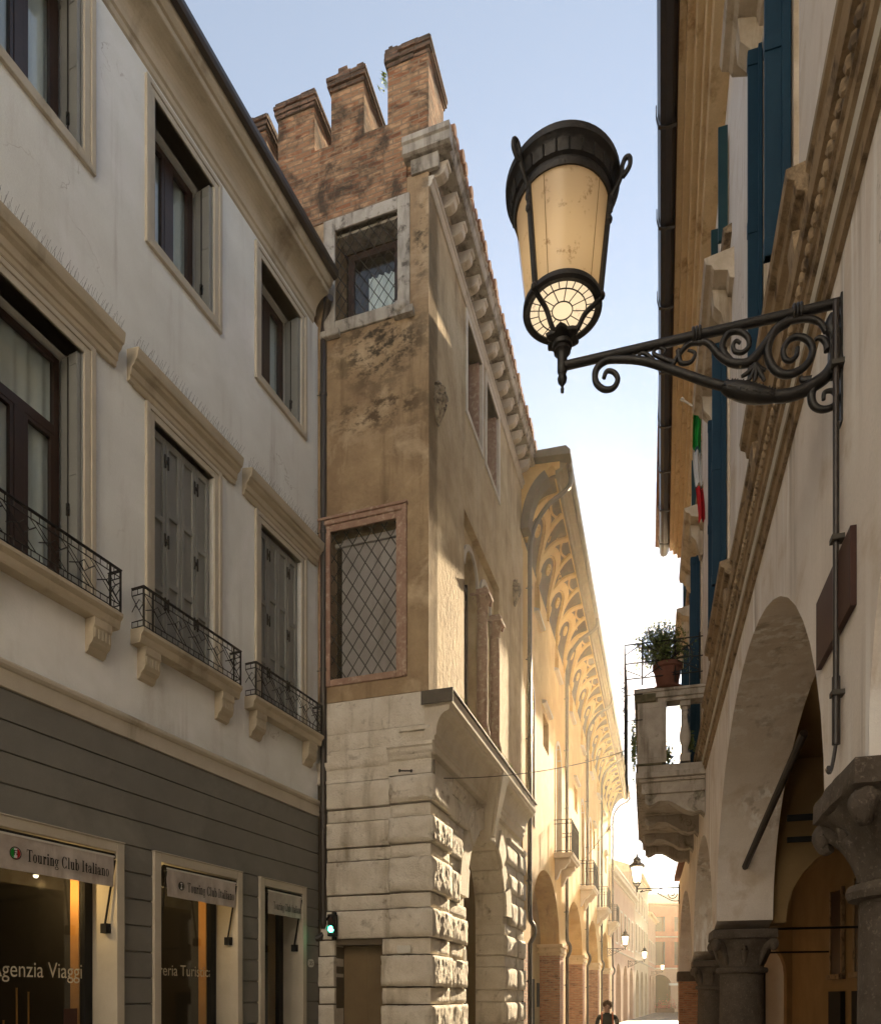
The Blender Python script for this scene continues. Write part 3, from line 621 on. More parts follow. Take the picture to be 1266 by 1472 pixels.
# plaster wall facing the camera
MB(T, SD).exto([[(0, 6.3), (3.6, 6.3), (3.6, 13.62), (.34, 13.62), (.34, 13.86), (0, 13.86)], rect(*UW), rect(*LW)], -.4, 0).build('plaster_wall', m_t1, tw)
WA = (2.04, 3.02, 11.92, 13.5); WB = (3.37, 4.36, 11.92, 13.5); REC = (1.87, 4.46, 6.72, 10.12)
MB(T).exto([rect(.4, 6.9, 6.2, 13.75), rect(*WA), rect(*WB), rect(*REC)], -.4, -.002).build('plaster_wall', m_t2, tw)
MB(T).box(0.012, .398, -.35, 0.0, 6.3, 13.75).build('corner_plaster', m_t2, tw)
MB(T).box(0.3, 6.9, -4.0, -3.6, 0, 13.6).box(6.6, 6.895, -3.6, -.41, 5.6, 13.6).box(3.55, 3.6, -3.5, -.41, 5.2, 6.6).build('rear_wall', m_t2, tw)
# brickwork and merlons
MB(T, SD).exto([[(.34, 13.62), (3.62, 13.62), (3.62, 14.80), (0, 14.72), (0, 14.15), (.34, 14.15)]], -.7, .012).build('brick_wall', m_brick, tw)
MB(T).box(.012, .7, -.33, -.0, 13.78, 14.16).box(.7, 6.9, -.5, -.02, 13.76, 14.75).build('brick_wall', m_brick, tw)
for (a, b, zt, d) in ((-.0, .64, 15.83, .72), (1.02, 1.56, 15.80, .72), (1.84, 2.47, 15.72, .72), (2.68, 3.2, 15.66, .72)):
    m = MB(T, SD).box(a, b, -d, .015, 14.7, zt - .22).build('merlon', m_brick, tw, bevel=.012)
    cp = MB(T, SD)
    for k, (e, z0_, z1_) in enumerate(((.02, -.28, -.22), (.045, -.22, -.15), (.055, -.15, -.09), (.03, -.09, -.04))):
        u = a - e
        while u < b + e - .02:
            w_ = min(.25 + random.uniform(-.03, .03), b + e - u); jo = random.uniform(-.012, .012); cp.box(u + .003, u + w_ - .003, -d - e, .015 + e + jo, zt + z0_, zt + z1_ + random.uniform(-.008, .004)); u += w_
    u = a
    while u < b - .03:
        w_ = random.uniform(.12, .28); w_ = min(w_, b - u); cp.box(u, u + w_ - .01, -d * random.uniform(.6, 1), random.uniform(-.1, .05), zt - .05, zt + random.choice((0.0, .03, .07, .0, .05))); u += w_
    cp.build('merlon_cap', m_brickcap, m, bevel=.006)
for (a, b, zt) in ((1.45, 2.25, 15.6), (3.0, 3.8, 15.5)):
    m = MB(T).box(a, b, -.72, -.12, 14.6, zt - .2).build('merlon', m_brick, tw, bevel=.012)
    MB(T).box(a - .05, b + .05, -.77, -.07, zt - .2, zt - .1).box(a - .02, b + .02, -.74, -.10, zt - .1, zt).build('merlon_cap', m_brickcap, m, bevel=.006)
wl = MB(T, SD)     # a weed sprouting between two merlons
for k in range(26):
    a = random.uniform(0, 2 * pi); r_ = random.uniform(.02, .11); c = Vector((.72 + r_ * cos(a) * .6, -.02 + .05 * sin(a), 15.42 + random.uniform(-.08, .13))); d = Vector((random.uniform(-1, 1), random.uniform(-1, 1), random.uniform(-.2, 1))).normalized() * .05; q = d.cross(Vector((random.random(), 1, .3))).normalized() * .014
    wl.add([c - d, c + q, c + d, c - q], [(0, 1, 2, 3)])
wl.bar((.68, -.02, 15.32), (.72, -.02, 15.5), .004)
m_weed = M('weed_leaf', (.22, .32, .03), (.3, .36, .05), 9, bump=0)
tag(wl.build('weed', m_weed), 'small yellow-green weed sprouting in the gap between the two nearest brick merlons', 'weed')
# stone cornice of the street face, returned round the corner
cp_ = [(-.2, 14.02), (.02, 14.02), (.04, 14.07), (.30, 14.09), (.32, 14.12), (.34, 14.20), (.37, 14.22), (.38, 14.27), (-.2, 14.30)]
cor = MB(T).extu(cp_, -.02, 6.72).build('cornice', m_tst, tw, bevel=.004)
MB(T).extu([(-.1, 13.62), (.02, 13.62), (.05, 13.66), (.05, 13.70), (.08, 13.72), (.08, 13.76), (-.1, 13.78)], .0, 6.7).build('lower_moulding', m_wstone, cor)
cb = MB(T, SD).extu([(-.02, 14.03), (.10, 14.03), (.12, 14.04), (.14, 14.05), (.14, 14.17), (.17, 14.19), (.17, 14.27), (-.02, 14.30)], -.36, .36); cb.extu([(-.02, 13.84), (.03, 13.84), (.05, 13.90), (.06, 14.02), (-.02, 14.025)], -.16, .26)
cb.build('cornice_return', m_tst, cor, bevel=.004)
for k in range(15):
    u = .16 + k * .445
    b_ = MB(T)
    p = [(0, 13.83), (.08, 13.82), (.16, 13.835), (.215, 13.87), (.235, 13.92), (.235, 13.955), (.27, 13.965), (.27, 14.018), (0, 14.018)]
    b_.extu(p, u - .075, u + .075); b_.build('modillion', m_wstone, cor, bevel=.012)
tl = MB(T); u = -.05
while u < 6.7:
    tl.lathe([(.075, 0)], u, 0, 6) if False else None
    a0 = random.uniform(-.012, .012); pts = []
    tl.tube([(u + .08, -.3, 14.36 + a0), (u + .08, .40 + random.uniform(-.02, .03), 14.30 + a0)], .075, 8); u += .17
tl.build('roof_tiles', m_tile, cor)
MB(T).box(.3, 6.85, -3.6, -.05, 13.8, 13.9).build('roof', m_tile, tw)
# barred windows of the plaster face
def tower_window(u0, u1, z0, z1, fwd, mat, inner, lat, oo):
    f = MB(T, SD); frame_mb(f, u0, u1, z0, z1, fwd, -.18, oo, True)
    fo = f.build('window_surround', mat, tw, bevel=.012); return fo
f1 = tower_window(*UW, .19, m_tst, 0, 0, .03)
MB(T, SD).box(.22, .52, .0, .09, 11.80, 11.90).blob((.42, .08, 11.93), (.13, .05, .09), 8, .2).build('sill_block', m_tst, f1, bevel=.02); MB(T, SD).box(1.4, 1.72, .0, .09, 11.80, 11.90).build('sill_block', m_tst, f1, bevel=.02)
wd = casement(T, f1, 1.38, .6, 12.05, 13.36, -.30, mp=SD, wood=m_dwood) if False else casement(T, tw, .55, 1.42, 12.02, 13.32, -.30, mp=SD, mull=False)
room(T, wd, .45, 1.52, -1.2, -.37, 12.0, 13.42, SD); curtain(T, wd, .60, 1.10, -.375, 12.05, 12.95, SD)
MB(T, SD).box(.46, 1.5, -.33, -.06, 13.38, 13.44).build('lintel_soffit', m_tst, f1)
lattice(T, f1, *UW[:2], 12.02, 13.42, -.03, .155, .225, .0065, SD)
f2 = MB(T, SD); u0, u1, z0, z1 = LW; frame_mb(f2, u0, u1, z0, z1, .10, -.16, .03, True)
f2.box(u0 - .17, u0 - .10, -.01, .055, z0 - .10, z1 + .17).box(u1 + .10, u1 + .17, -.01, .055, z0 - .10, z1 + .17).box(u0 - .10, u1 + .10, -.01, .055, z1 + .10, z1 + .17).box(u0 - .19, u1 + .19, .0, .08, z1 + .17, z1 + .21)
f2 = f2.build('window_surround', m_pink, tw, bevel=.01)
bd_ = M('faded_blind', (.33, .32, .315), (.25, .24, .235), 2, bump=.05, streak=((.14, .12, .11), .5, .7, 2.5))
MB(T, SD).box(u0 + .02, u1 - .10, -.20, -.18, z0, z1 - .02).box(u0, u1, -.19, -.14, z1 - .15, z1 - .09).build('blind', bd_, f2, bevel=.01)
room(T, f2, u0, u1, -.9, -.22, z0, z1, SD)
lattice(T, f2, u0, u1, z0, z1, -.03, .205, .31, .0075, SD)
# top windows of the street face
for (a, b, z0, z1) in (WA, WB):
    f = MB(T); frame_mb(f, a, b, z0, z1, .10, -.38, .025, True)
    fo = f.build('window_surround', m_wstone, tw, bevel=.008)
    wd = casement(T, tw, a + .02, b - .02, z0, z1 - .02, -.28); room(T, wd, a, b, -1.2, -.39, z0, z1)
    MB(T).box(b - .09, b - .012, -.27, -.03, z0, z1 - .02).build('shutter', m_pink, wd, bevel=.004)
# sunk panel with twin arched window
u0, u1, z0, z1 = REC
A1 = arch(2.28, 3.10, 6.85, 9.42, .41); A2 = arch(3.42, 4.10, 6.85, 9.42, .38)
pn = MB(T).exto([rect(u0, u1, z0, z1), A1, A2], -.34, -.13).build('window_panel', m_t2, tw)
for a, b, rr in ((2.28, 3.10, .41), (3.42, 4.10, .38)):
    c = (a + b) / 2; h = (b - a) / 2; n = 16
    am = MB(T); vs = []
    for i in range(n + 1):
        t = pi * i / n
        for rr_, oo in ((0, -.13), (0, -.09), (.10, -.09), (.10, -.13)): vs.append((c - (h + rr_) * cos(t), oo, 9.42 + (rr + rr_) * sin(t)))
    am.add(vs, [(4 * i + k, 4 * i + (k + 1) % 4, 4 * i + 4 + (k + 1) % 4, 4 * i + 4 + k) for i in range(n) for k in range(4)], True)
    am.build('arch_moulding', m_wstone, pn)
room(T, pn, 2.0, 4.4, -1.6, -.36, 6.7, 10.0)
wd2 = MB(T)
for a, b in ((2.28, 3.1), (3.42, 4.1)): wd2.box(a, a + .06, -.33, -.28, 6.8, 9.5).box(b - .06, b, -.33, -.28, 6.8, 9.5).box((a + b) / 2 - .03, (a + b) / 2 + .03, -.33, -.28, 6.8, 9.8).box(a + .06, b - .06, -.33, -.28, 9.3, 9.4)
wd2.build('window', m_dwood, pn)
for cu in (3.26, 4.26):
    c = MB(T).lathe([(.15, 6.74), (.15, 6.82), (.125, 6.86), (.13, 6.90), (.108, 6.95), (.112, 7.2), (.108, 8.6), (.098, 9.02), (.115, 9.04), (.115, 9.08), (.10, 9.09)], cu, -.05, 16).build('column', m_pink, pn)
    k = MB(T).lathe([(.10, 9.09), (.11, 9.15), (.15, 9.25), (.17, 9.30)], cu, -.05, 12, flute=lambda a, z: .12 * cos(4 * a)).box(cu - .18, cu + .18, -.24, .13, 9.30, 9.35).box(cu - .16, cu + .16, -.22, .11, 9.35, 9.39).box(cu - .13, cu + .13, -.2, .08, 9.39, 9.44)
    for su in (-1, 1):
        for so in (-1, 1): k.blob((cu + su * .13, -.05 + so * .13, 9.25), (.04, .04, .05), 6)
    k.build('capital', m_pink, c, bevel=.004)
# carved heads
def carved(u, z, s, label):
    t = thing('carved_head', label, 'stone carving', T, u, 0, z - .25 * s, 'carved stone heads on the tower wall')
    b_ = MB(T); b_.blob((u, .05, z), (.12 * s, .11 * s, .17 * s), 14, .35, 3); b_.blob((u, .10 * s, z - .02), (.035 * s, .05 * s, .05 * s), 8); b_.blob((u - .07 * s, .1 * s, z + .07 * s), (.05 * s, .05 * s, .045 * s), 8, .3); b_.blob((u + .07 * s, .1 * s, z + .05 * s), (.05 * s, .05 * s, .045 * s), 8, .3)
    b_.lathe([(.11 * s, z - .08 * s), (.09 * s, z - .16 * s), (.045 * s, z - .28 * s), (.01, z - .36 * s)], u, .03, 9, flute=lambda a, z: .15 * cos(5 * a)); b_.blob((u, .03, z + .17 * s), (.10 * s, .06 * s, .06 * s), 10, .5)
    b_.build('head', m_carve, t)
    e = MB(T)
    for du, dz in ((-.05, .03), (.05, .03), (.0, -.10)): e.blob((u + du * s, .125 * s + .005, z + dz * s), (.022 * s, .015 * s, .02 * s), 8)
    e.build('hollow_shade', m_room, t)  # dark lumps put the shade of eye and mouth hollows into colour
m_carve = M('weathered_carving', (.36, .30, .22), (.12, .09, .06), 9, bump=.8, bs=30, bd=.03, spots=((.03, .02, .015), .5, .6, 14))
carved(.36, 10.78, 1.1, 'dark weathered stone head on the near end of the ochre tower wall')
carved(5.85, 10.82, 1.0, 'paler carved stone head on the ochre wall close to the far drainpipe')
# ---- stone base
bs_ = MB(T, SD)       # flat ashlar below the plaster, camera side
yz = [6.30, 5.81, 5.56, 5.38]
for j in range(3):
    cuts = ([0, .62, 1.22, 1.75, 2.4, 3.5], [0, .95, 1.4, 2.1, 3.5], [0, .55, 1.1, 1.8, 2.6, 3.5])[j]
    for a, b in zip(cuts[:-1], cuts[1:]): bs_.stone(a + .003, b - .003, -.3, 0.0, yz[j + 1] + .003, yz[j] - .003, .006, .006, .09)
# corner part slightly proud with mouldings
bs_.extu([(-.02, 5.36), (.05, 5.37), (.09, 5.42), (.09, 5.46), (.12, 5.48), (.12, 5.53), (.02, 5.56)], -.09, .62)
bs_.extu([(-.02, 5.08), (.07, 5.08), (.07, 5.14), (.055, 5.15), (.055, 5.29), (.075, 5.30), (.09, 5.36), (-.02, 5.37)], -.06, .60)
bs_.extu([(-.02, 5.06), (.03, 5.06), (.03, 5.10), (.015, 5.11), (.015, 5.26), (.03, 5.27), (.05, 5.33), (.05, 5.38), (-.02, 5.39)], .60, 3.5)
bs_.extu([(-.01, 5.72), (.05, 5.72), (.06, 5.75), (.05, 5.78), (.02, 5.79), (-.01, 5.79)], -.03, .45)
CZS = [5.06, 4.66, 4.46, 4.07, 3.87, 3.36, 3.13, 2.70, 2.45, 1.98, 1.72, 1.28, 1.02, .55, .3, 0]
for i in range(len(CZS) - 1):
    zt, zb = CZS[i] - .012, CZS[i + 1] + .012; thick = i % 2 == 0; pr = .05 if thick else .012
    bs_.stone(.60, 1.62 if zb > 2.6 else .62 + .001, -.3, pr, zb, zt, .012 if thick else .004, .012 if thick else .006, .055) if zb > 2.6 else None
    bs_.stone(1.635, 1.72, -.3, pr - .01, zb, zt, .004, .006, .04) if zb > 2.6 else bs_.stone(1.50, 1.76, -.3, pr, zb, zt, .012, .012, .05)
    # corner bosses
    bs_.stone(-.10 if thick else -.05, .58 if zb > 2.6 else .70, -.25, .13 if thick else .07, zb, zt, .06 if thick else .02, .035 if thick else .015, .035)
bs_.build('stone_base', m_ashlar, tw, sharp=50)
MB(T, SD).exto([[(0.03, 0), (.68, 0), (.68, 2.62), (1.5, 2.62), (1.5, 0), (3.5, 0), (3.5, 5.4), (0.03, 5.4)]], -.38, -.05).build('core_wall', m_joint, tw)
dd_ = M('tan_door', (.20, .14, .07), (.15, .10, .05), 2, rough=.6, bump=.1)
MB(T, SD).box(.69, 1.49, -.36, -.30, 0, 2.6).box(.69, .74, -.30, -.2, 0, 2.62).box(1.08, 1.10, -.30, -.29, 0, 2.6).build('door', dd_, tw, bevel=.004)
# street face of the base
sb = MB(T); sb2 = MB(T)
for i in range(len(CZS) - 1):
    zt, zb = CZS[i] - .012, CZS[i + 1] + .012; thick = i % 2 == 0; b0 = .05 if thick else .015
    sb.stone(-.13 if thick else -.07, .84, -.2, .11 if thick else .06, zb, zt, .014 if thick else .006, .018 if thick else .009, .028)
    zc = (zt + zb) / 2; ue = 1.93 if zc < 3.5 else 3.42 - sqrt(max(.02, 1.95 ** 2 - (zc - 3.5) ** 2))
    if ue > 1.1 and zc < 5: sb.stone(.95, ue, -.2, .05 if thick else .02, zb, zt, .012 if thick else .005, .016 if thick else .008, .03)
    u2 = 4.90 if zc < 3.5 else 3.42 + sqrt(max(.02, 1.95 ** 2 - (zc - 3.5) ** 2))
    if u2 < 5.9 and zc < 5: sb2.stone(u2, 6.02, -.2, .05 if thick else .02, zb, zt, .02 if thick else .006, .015, .06)
    sb2.stone(6.08, 6.88, -.2, .07 if thick else .03, zb, zt, .02 if thick else .006, .015, .06)
# voussoirs
nv = 9
for k in range(nv):
    if k == 4: continue
    t0, t1 = pi * k / nv, pi * (k + 1) / nv; r0 = 1.48; r1 = 1.98 if k % 2 == 0 else 1.86; g = .012
    P = lambda r, t: (3.42 - r * cos(t), 3.5 + r * sin(t))
    pr = .06 if k % 2 == 0 else .035
    sb.exto([[P(r0, t0 + g), P(r0, (t0 + t1) / 2), P(r0, t1 - g), P(r1, t1 - g), P(r1, (t0 + t1) / 2), P(r1, t0 + g)]], -.2, pr)
# capital blocks and entablature bands under the slab
sb.extu([(-.2, 5.06), (.05, 5.06), (.06, 5.12), (.09, 5.14), (.09, 5.2), (-.2, 5.22)], .88, 1.75); sb2.extu([(-.2, 5.06), (.05, 5.06), (.06, 5.12), (.09, 5.14), (.09, 5.2), (-.2, 5.22)], 5.2, 6.9)
sb.build('rusticated_pier', m_ashlar, tw, sharp=50); sb2.build('rusticated_pier', m_ashlar, tw, sharp=50)
MB(T).exto([[(0.39, 0), (1.93, 0)] + arch(1.94, 4.90, 3.5, 3.5, 1.47)[1:-1] + [(4.91, 0), (6.9, 0), (6.9, 6.22), (0.39, 6.22)]], -.62, -.03).build('archway_wall', m_ashlar, tw)
jb = MB(T)     # blocks of the far jamb facing the camera
for i in range(5, len(CZS) - 1):
    zt, zb = CZS[i] - .012, CZS[i + 1] + .012; thick = i % 2 == 0; e = .07 if thick else .03
    jb.box(4.90 - e, 5.0, -.60, .02, zb, zt)
for k in range(5, nv):
    t0, t1 = pi * k / nv, pi * (k + 1) / nv; P = lambda r, t: (3.42 - r * cos(t), 3.5 + r * sin(t)); e = .06 if k % 2 == 0 else .03
    jb.exto([[P(1.47 - e, t0 + .012), P(1.47 - e, t1 - .012), P(1.6, t1 - .012), P(1.6, t0 + .012)]], -.60, .01)
jb.build('archway_jamb', m_ashlar, tw, bevel=.014)
key = MB(T).add([(3.27, -.1, 4.78), (3.57, -.1, 4.78), (3.57, .10, 4.78), (3.27, .10, 4.78), (3.0, -.1, 6.0), (3.84, -.1, 6.0), (3.84, .33, 6.0), (3.0, .33, 6.0)], [(0, 3, 2, 1), (4, 5, 6, 7), (0, 1, 5, 4), (1, 2, 6, 5), (2, 3, 7, 6), (3, 0, 4, 7)])
key.add([(3.35, .1, 4.86), (3.49, .1, 4.86), (3.49, .15, 4.86), (3.35, .15, 4.86), (3.2, .30, 6.0), (3.64, .30, 6.0), (3.64, .38, 6.0), (3.2, .38, 6.0)], [(0, 3, 2, 1), (4, 5, 6, 7), (0, 1, 5, 4), (1, 2, 6, 5), (2, 3, 7, 6), (3, 0, 4, 7)])
key.build('keystone', m_wstone, tw, bevel=.01)
# projecting stone slab over the archway
SP = [(-.05, 5.40), (.06, 5.42), (.07, 5.50), (.10, 5.53), (.10, 5.60), (.13, 5.63)] + [(.13 + .17 * (1 - cos(t * pi / 12)), 5.63 + .32 * sin(t * pi / 12)) for t in range(1, 7)] + [(.33, 5.97), (.33, 6.02), (.37, 6.05), (.38, 6.19), (-.05, 6.22)]
slab = MB(T).extu(SP, -.05, 6.55).build('projecting_slab', m_wstone, tw, bevel=.004)
MB(T).box(-.10, 6.6, -.08, .40, 6.222, 6.245).box(-.115, -.10, -.08, .40, 6.05, 6.245).build('lead_flashing', m_lead, slab)
gr = MB(T)
for k in range(150):
    u = random.uniform(.3, 6.5) if k % 3 else random.uniform(2.5, 4.5); h = random.uniform(.03, .09); gr.tube([(u, .36, 6.24), (u + random.uniform(-.04, .04), .37 + random.uniform(0, .05), 6.24 + h)], .002, 3)
gr.build('weeds', m_weed, slab)
# portico behind the archway
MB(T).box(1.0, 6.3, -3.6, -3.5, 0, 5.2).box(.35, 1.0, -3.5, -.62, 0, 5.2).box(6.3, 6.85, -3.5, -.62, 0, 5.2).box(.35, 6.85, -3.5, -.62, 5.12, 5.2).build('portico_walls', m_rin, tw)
MB(T).box(2.0, 3.9, -3.5, -3.45, 0, 2.7).box(6.26, 6.3, -2.6, -1.2, 0, 2.8).build('portico_door', m_room, tw)
# small fittings on the tower
pq = MB(T, SD).box(.23, .44, .13, .145, 2.47, 2.58)
tag(pq.build('plaque', m_wplas, bevel=.003), 'small blank white plaque on the stone corner, right of the tan door', 'plaque')
pq = MB(T).box(1.55, 1.72, .07, .085, 2.42, 2.62)
tag(pq.build('plaque', m_wstone, bevel=.003), 'small square plaque lit by the sun at the edge of the tower archway', 'plaque')
ts = thing('traffic_light', 'small black traffic light glowing green on the pale stone wall of the tower', 'traffic light', T, -.1, -1.47, 2.72)
b_ = MB(T, SD); b_.box(1.405, 1.535, .09, .19, 2.74, 3.07).box(1.44, 1.50, .05, .12, 3.07, 3.11).box(1.44, 1.50, .05, .12, 2.69, 2.74).box(1.45, 1.49, -.0, .09, 3.02, 3.05).box(1.45, 1.49, -.0, .09, 2.76, 2.79)
b_.build('housing', m_ink, ts, bevel=.012)
for z, mt, nm in ((2.98, M('dark_lens', (.05, .02, .02), None, 3, rough=.2, bump=0), 'lens'), (2.845, m_green, 'lens')):
    q = []
    for i in range(16): q.append((1.47 + .048 * cos(2 * pi * i / 16), .196, z + .048 * sin(2 * pi * i / 16)))
    MB(T, SD).add(q, [tuple(range(16))]).add([(p[0], .188, p[2]) for p in q], [tuple(range(16))]).build(nm, mt, ts)
    v = MB(T, SD); vs = []
    for i in range(13):
        a = pi * i / 12 * 1.1 - .15
        vs += [(1.47 + .056 * cos(a), .19, z + .056 * sin(a)), (1.47 + .056 * cos(a), .25, z + .056 * sin(a) - .005)]
    v.add(vs, [(2 * i, 2 * i + 1, 2 * i + 3, 2 * i + 2) for i in range(12)]).build('visor', m_ink, ts)
#PART4
# ================================================================== ARCADED PALACE with painted eaves
ap = thing('arcaded_palace', 'long golden plastered palace with street arcade and painted coved eaves beyond the tower', 'building', A, 12, 0, 0)
ARC = [(.75, 5.85), (7.55, 12.5), (14.5, 19.5), (21.5, 26.7)]; ALEN = 28.8; ZC = 12.62
UPW = [(1.3 + 3.55 * k, 2.2 + 3.55 * k) for k in range(8)]
SMW = [(2.65, 3.65), (9.75, 10.8), (17.0, 18.0), (24.0, 25.0)]
TALL = [(.35, 1.25), (5.1, 6.2), (12.0, 13.1), (15.2, 16.2), (19.2, 20.3), (26.5, 27.4)]
hol = [arch(a, b, 0.0 + .01, 3.45, 1.9 if b - a > 5 else 1.85) for a, b in ARC]
hol += [arch(a, b, 11.75, 12.3, .3, 8) for a, b in UPW] + [rect(a, b, 8.7, 9.6) for a, b in SMW] + [arch(a, b, 6.15, 9.15, .5, 8) for a, b in TALL]
MB(A).exto([rect(-.3, ALEN, 0, ZC)] + hol, -.6, 0).build('wall', m_aw, ap)
MB(A).box(ALEN - .3, ALEN, -8, -.61, 5.6, 13.9).box(-.3, ALEN, -8, -7.8, 0, 13.9).box(-.3, 0, -8, -.61, 5.6, 13.9).box(0, ALEN - .3, -.95, -.61, ZC + .02, 13.9).build('rear_wall', m_aw, ap)
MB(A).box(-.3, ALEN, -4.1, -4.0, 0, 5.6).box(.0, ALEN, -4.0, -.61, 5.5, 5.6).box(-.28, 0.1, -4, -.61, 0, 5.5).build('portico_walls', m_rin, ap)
dm = MB(A)
for u in (2.2, 9, 16, 23): dm.box(u, u + 1.3, -4.0, -3.95, 0, 2.8); dm.box(u + 2.2, u + 3.2, -4.0, -3.96, 1.2, 2.6)
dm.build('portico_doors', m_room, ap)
def S(u, t, off=0):
    th = t * pi / 2; o = .80 * (1 - cos(th)); z = ZC + 1.30 * sin(th); l = hypot(1.30 * cos(th), .80 * sin(th)) or 1
    return (u, o + off * 1.30 * cos(th) / l, z - off * .80 * sin(th) / l)
nt_ = 14; vs = []; 
cv = MB(A).extu([S(0, t / nt_)[1:] for t in range(nt_ + 1)] + [(.80, 13.98), (-.2, 13.98), (-.2, ZC)], -.3, ALEN)
cv.build('eave_cove', m_dkpaint, ap)
rb = MB(A); UN = 1.74; nU = 18
def band(pts, w, mb, off=.025):
    # flat painted-plaster band raised a little from the cove
    n = len(pts); P = [Vector(S(p[0], p[1], off)) for p in pts]; Q = [Vector(S(p[0], p[1], 0)) for p in pts]; vs = []
    for i in range(n):
        t = (P[min(i + 1, n - 1)] - P[max(i - 1, 0)]).normalized(); nr = (P[i] - Q[i]).normalized(); sd_ = t.cross(nr).normalized() * w / 2
        vs += [P[i] - sd_, P[i] + sd_, Q[i] + sd_ * 1.1, Q[i] - sd_ * 1.1]
    mb.add([tuple(v) for v in vs], [(4 * i + k, 4 * i + (k + 1) % 4, 4 * i + 4 + (k + 1) % 4, 4 * i + 4 + k) for i in range(n - 1) for k in range(4)])
for k in range(nU):
    a = -.1 + k * UN; c = a + UN / 2
    if a + UN > ALEN: break
    for dw, ww, of in ((0, .19, .06), (.17, .04, .03)):
        band([(c - (UN / 2 - dw) * cos(p * pi / 12), .05 + (.60 - dw * .5) * sin(p * pi / 12)) for p in range(13)], ww, rb, of)
    # ribs fanning from each springing to the top
    for s in (-1, 1):
        band([(a + s * UN * .30 * (p / 8) ** 1.2, .02 + .93 * p / 8) for p in range(9)], .15, rb, .055)
        band([(a + s * (.07 + UN * .20 * (p / 8) ** 1.3), .30 + .58 * p / 8) for p in range(9)], .03, rb, .02)
    band([(c - UN * .28 * cos(p * pi / 10), .97 - .22 * sin(p * pi / 10)) for p in range(11)], .05, rb, .03)
    for (uu, tt, rr) in ((c, .40, .15),):
        band([(uu + rr * cos(q * pi / 8), tt + rr * .42 * sin(q * pi / 8)) for q in range(17)], .045, rb, .03)
        for q in range(6): band([(uu, tt), (uu + rr * .7 * cos(q * pi / 3), tt + rr * .3 * sin(q * pi / 3))], .04, rb, .025)
    for q in range(3):     # leaf sprays
        x = a + random.uniform(-.3, .3); t_ = random.uniform(.4, .7); ang = random.uniform(0, 6.28)
        band([(x + .10 * j * cos(ang + j * .8) * .6, t_ + .05 * j * sin(ang + j * .8) * .5) for j in range(4)], .03, rb, .018)
band([(-.25, .985), (ALEN - .02, .985)], .10, rb, .05)
rb.build('eave_ribs', m_ochre, ap)
for k in range(nU):
    a = -.1 + k * UN
    if a < .1 or a > ALEN: continue
    MB(A).lathe([(.10, ZC + .2), (.09, ZC + .1), (.055, ZC - .03), (.02, ZC - .12), (.035, ZC - .16), (.0, ZC - .2)], a, .03, 10).build('corbel', m_ochre, ap)
ev = MB(A).extu([(.78, 13.80), (.84, 13.78), (.86, 13.86), (.92, 13.87), (.94, 13.93), (1.01, 13.95), (1.02, 14.04), (.5, 14.2), (-.2, 14.2), (-.2, 13.985), (.78, 13.985)], -.45, ALEN + .1); ev.build('eave_moulding', m_wood, ap)
MB(A).extu([(1.03, 14.0), (1.07, 13.97), (1.13, 14.0), (1.15, 14.09), (1.13, 14.09), (1.115, 14.03), (1.07, 13.99), (1.04, 14.03)], -.45, ALEN + .15).build('gutter', m_lead, ap)
MB(A).extu([(1.04, 14.07), (-3.6, 16.0), (-8, 14.2), (-8, 14.1), (.9, 14.05)], -.4, ALEN).build('roof', m_tile, ap)
ew = [(0, 12.3)] + [S(0, t / 10)[1:] for t in range(11)] + [(.88, 13.95), (.88, 14.2), (0, 14.2)]
MB(A).extu(ew, -.48, -.32).build('eave_end', m_aw, ap)
lead = [S(0, t / 10, 0)[1:] for t in range(9)] + [S(0, t / 10, .2)[1:] for t in range(8, -1, -1)]
MB(A).extu(lead, -.62, -.28).build('eave_end_arch', m_lead, ap)
MB(A).extu([(-.05, 14.16), (1.15, 14.06), (1.15, 14.15), (1.05, 14.26), (-.05, 14.30)], -.7, -.3).build('eave_cap', m_lead, ap)
for (a, b) in ARC:      # brick piers with capitals
    for e0, e1 in ((b + .0, b + 1.0),):
        p_ = MB(A).box(b - .015, min(b + 1.0, ALEN), -.62, .015, 0, 3.12).build('pier', m_brk2, ap, bevel=.01)
        MB(A).box(b - .03, b + 1.05, -.64, .03, 3.12, 3.2).box(b - .07, b + 1.1, -.68, .07, 3.2, 3.28).box(b - .04, b + 1.06, -.65, .04, 3.28, 3.38).box(b - .10, b + 1.14, -.7, .11, 3.38, 3.48).build('capital', m_rc, p_, bevel=.012)
MB(A).box(-.29, .765, -.62, .015, 0, 3.12).build('pier', m_brk2, ap)
for i, (a, b) in enumerate(UPW):
    w_ = MB(A).box(a, b, -.30, -.26, 11.75, 12.58).build('window', m_room, ap); MB(A).extu([(-.02, 11.62), (.12, 11.64), (.13, 11.69), (-.02, 11.74)], a - .1, b + .1).build('sill', m_wstone, w_)
for a, b in SMW:
    w_ = MB(A).box(a, b, -.32, -.28, 8.7, 9.6).box(a, a + .05, -.28, -.25, 8.7, 9.6).box((a + b) / 2 - .03, (a + b) / 2 + .03, -.28, -.25, 8.7, 9.6).build('window', m_dwood, ap)
    MB(A).extu([(-.02, 9.78), (.10, 9.80), (.12, 9.86), (-.02, 9.9)], a - .15, b + .15).build('hood', m_wstone, w_)
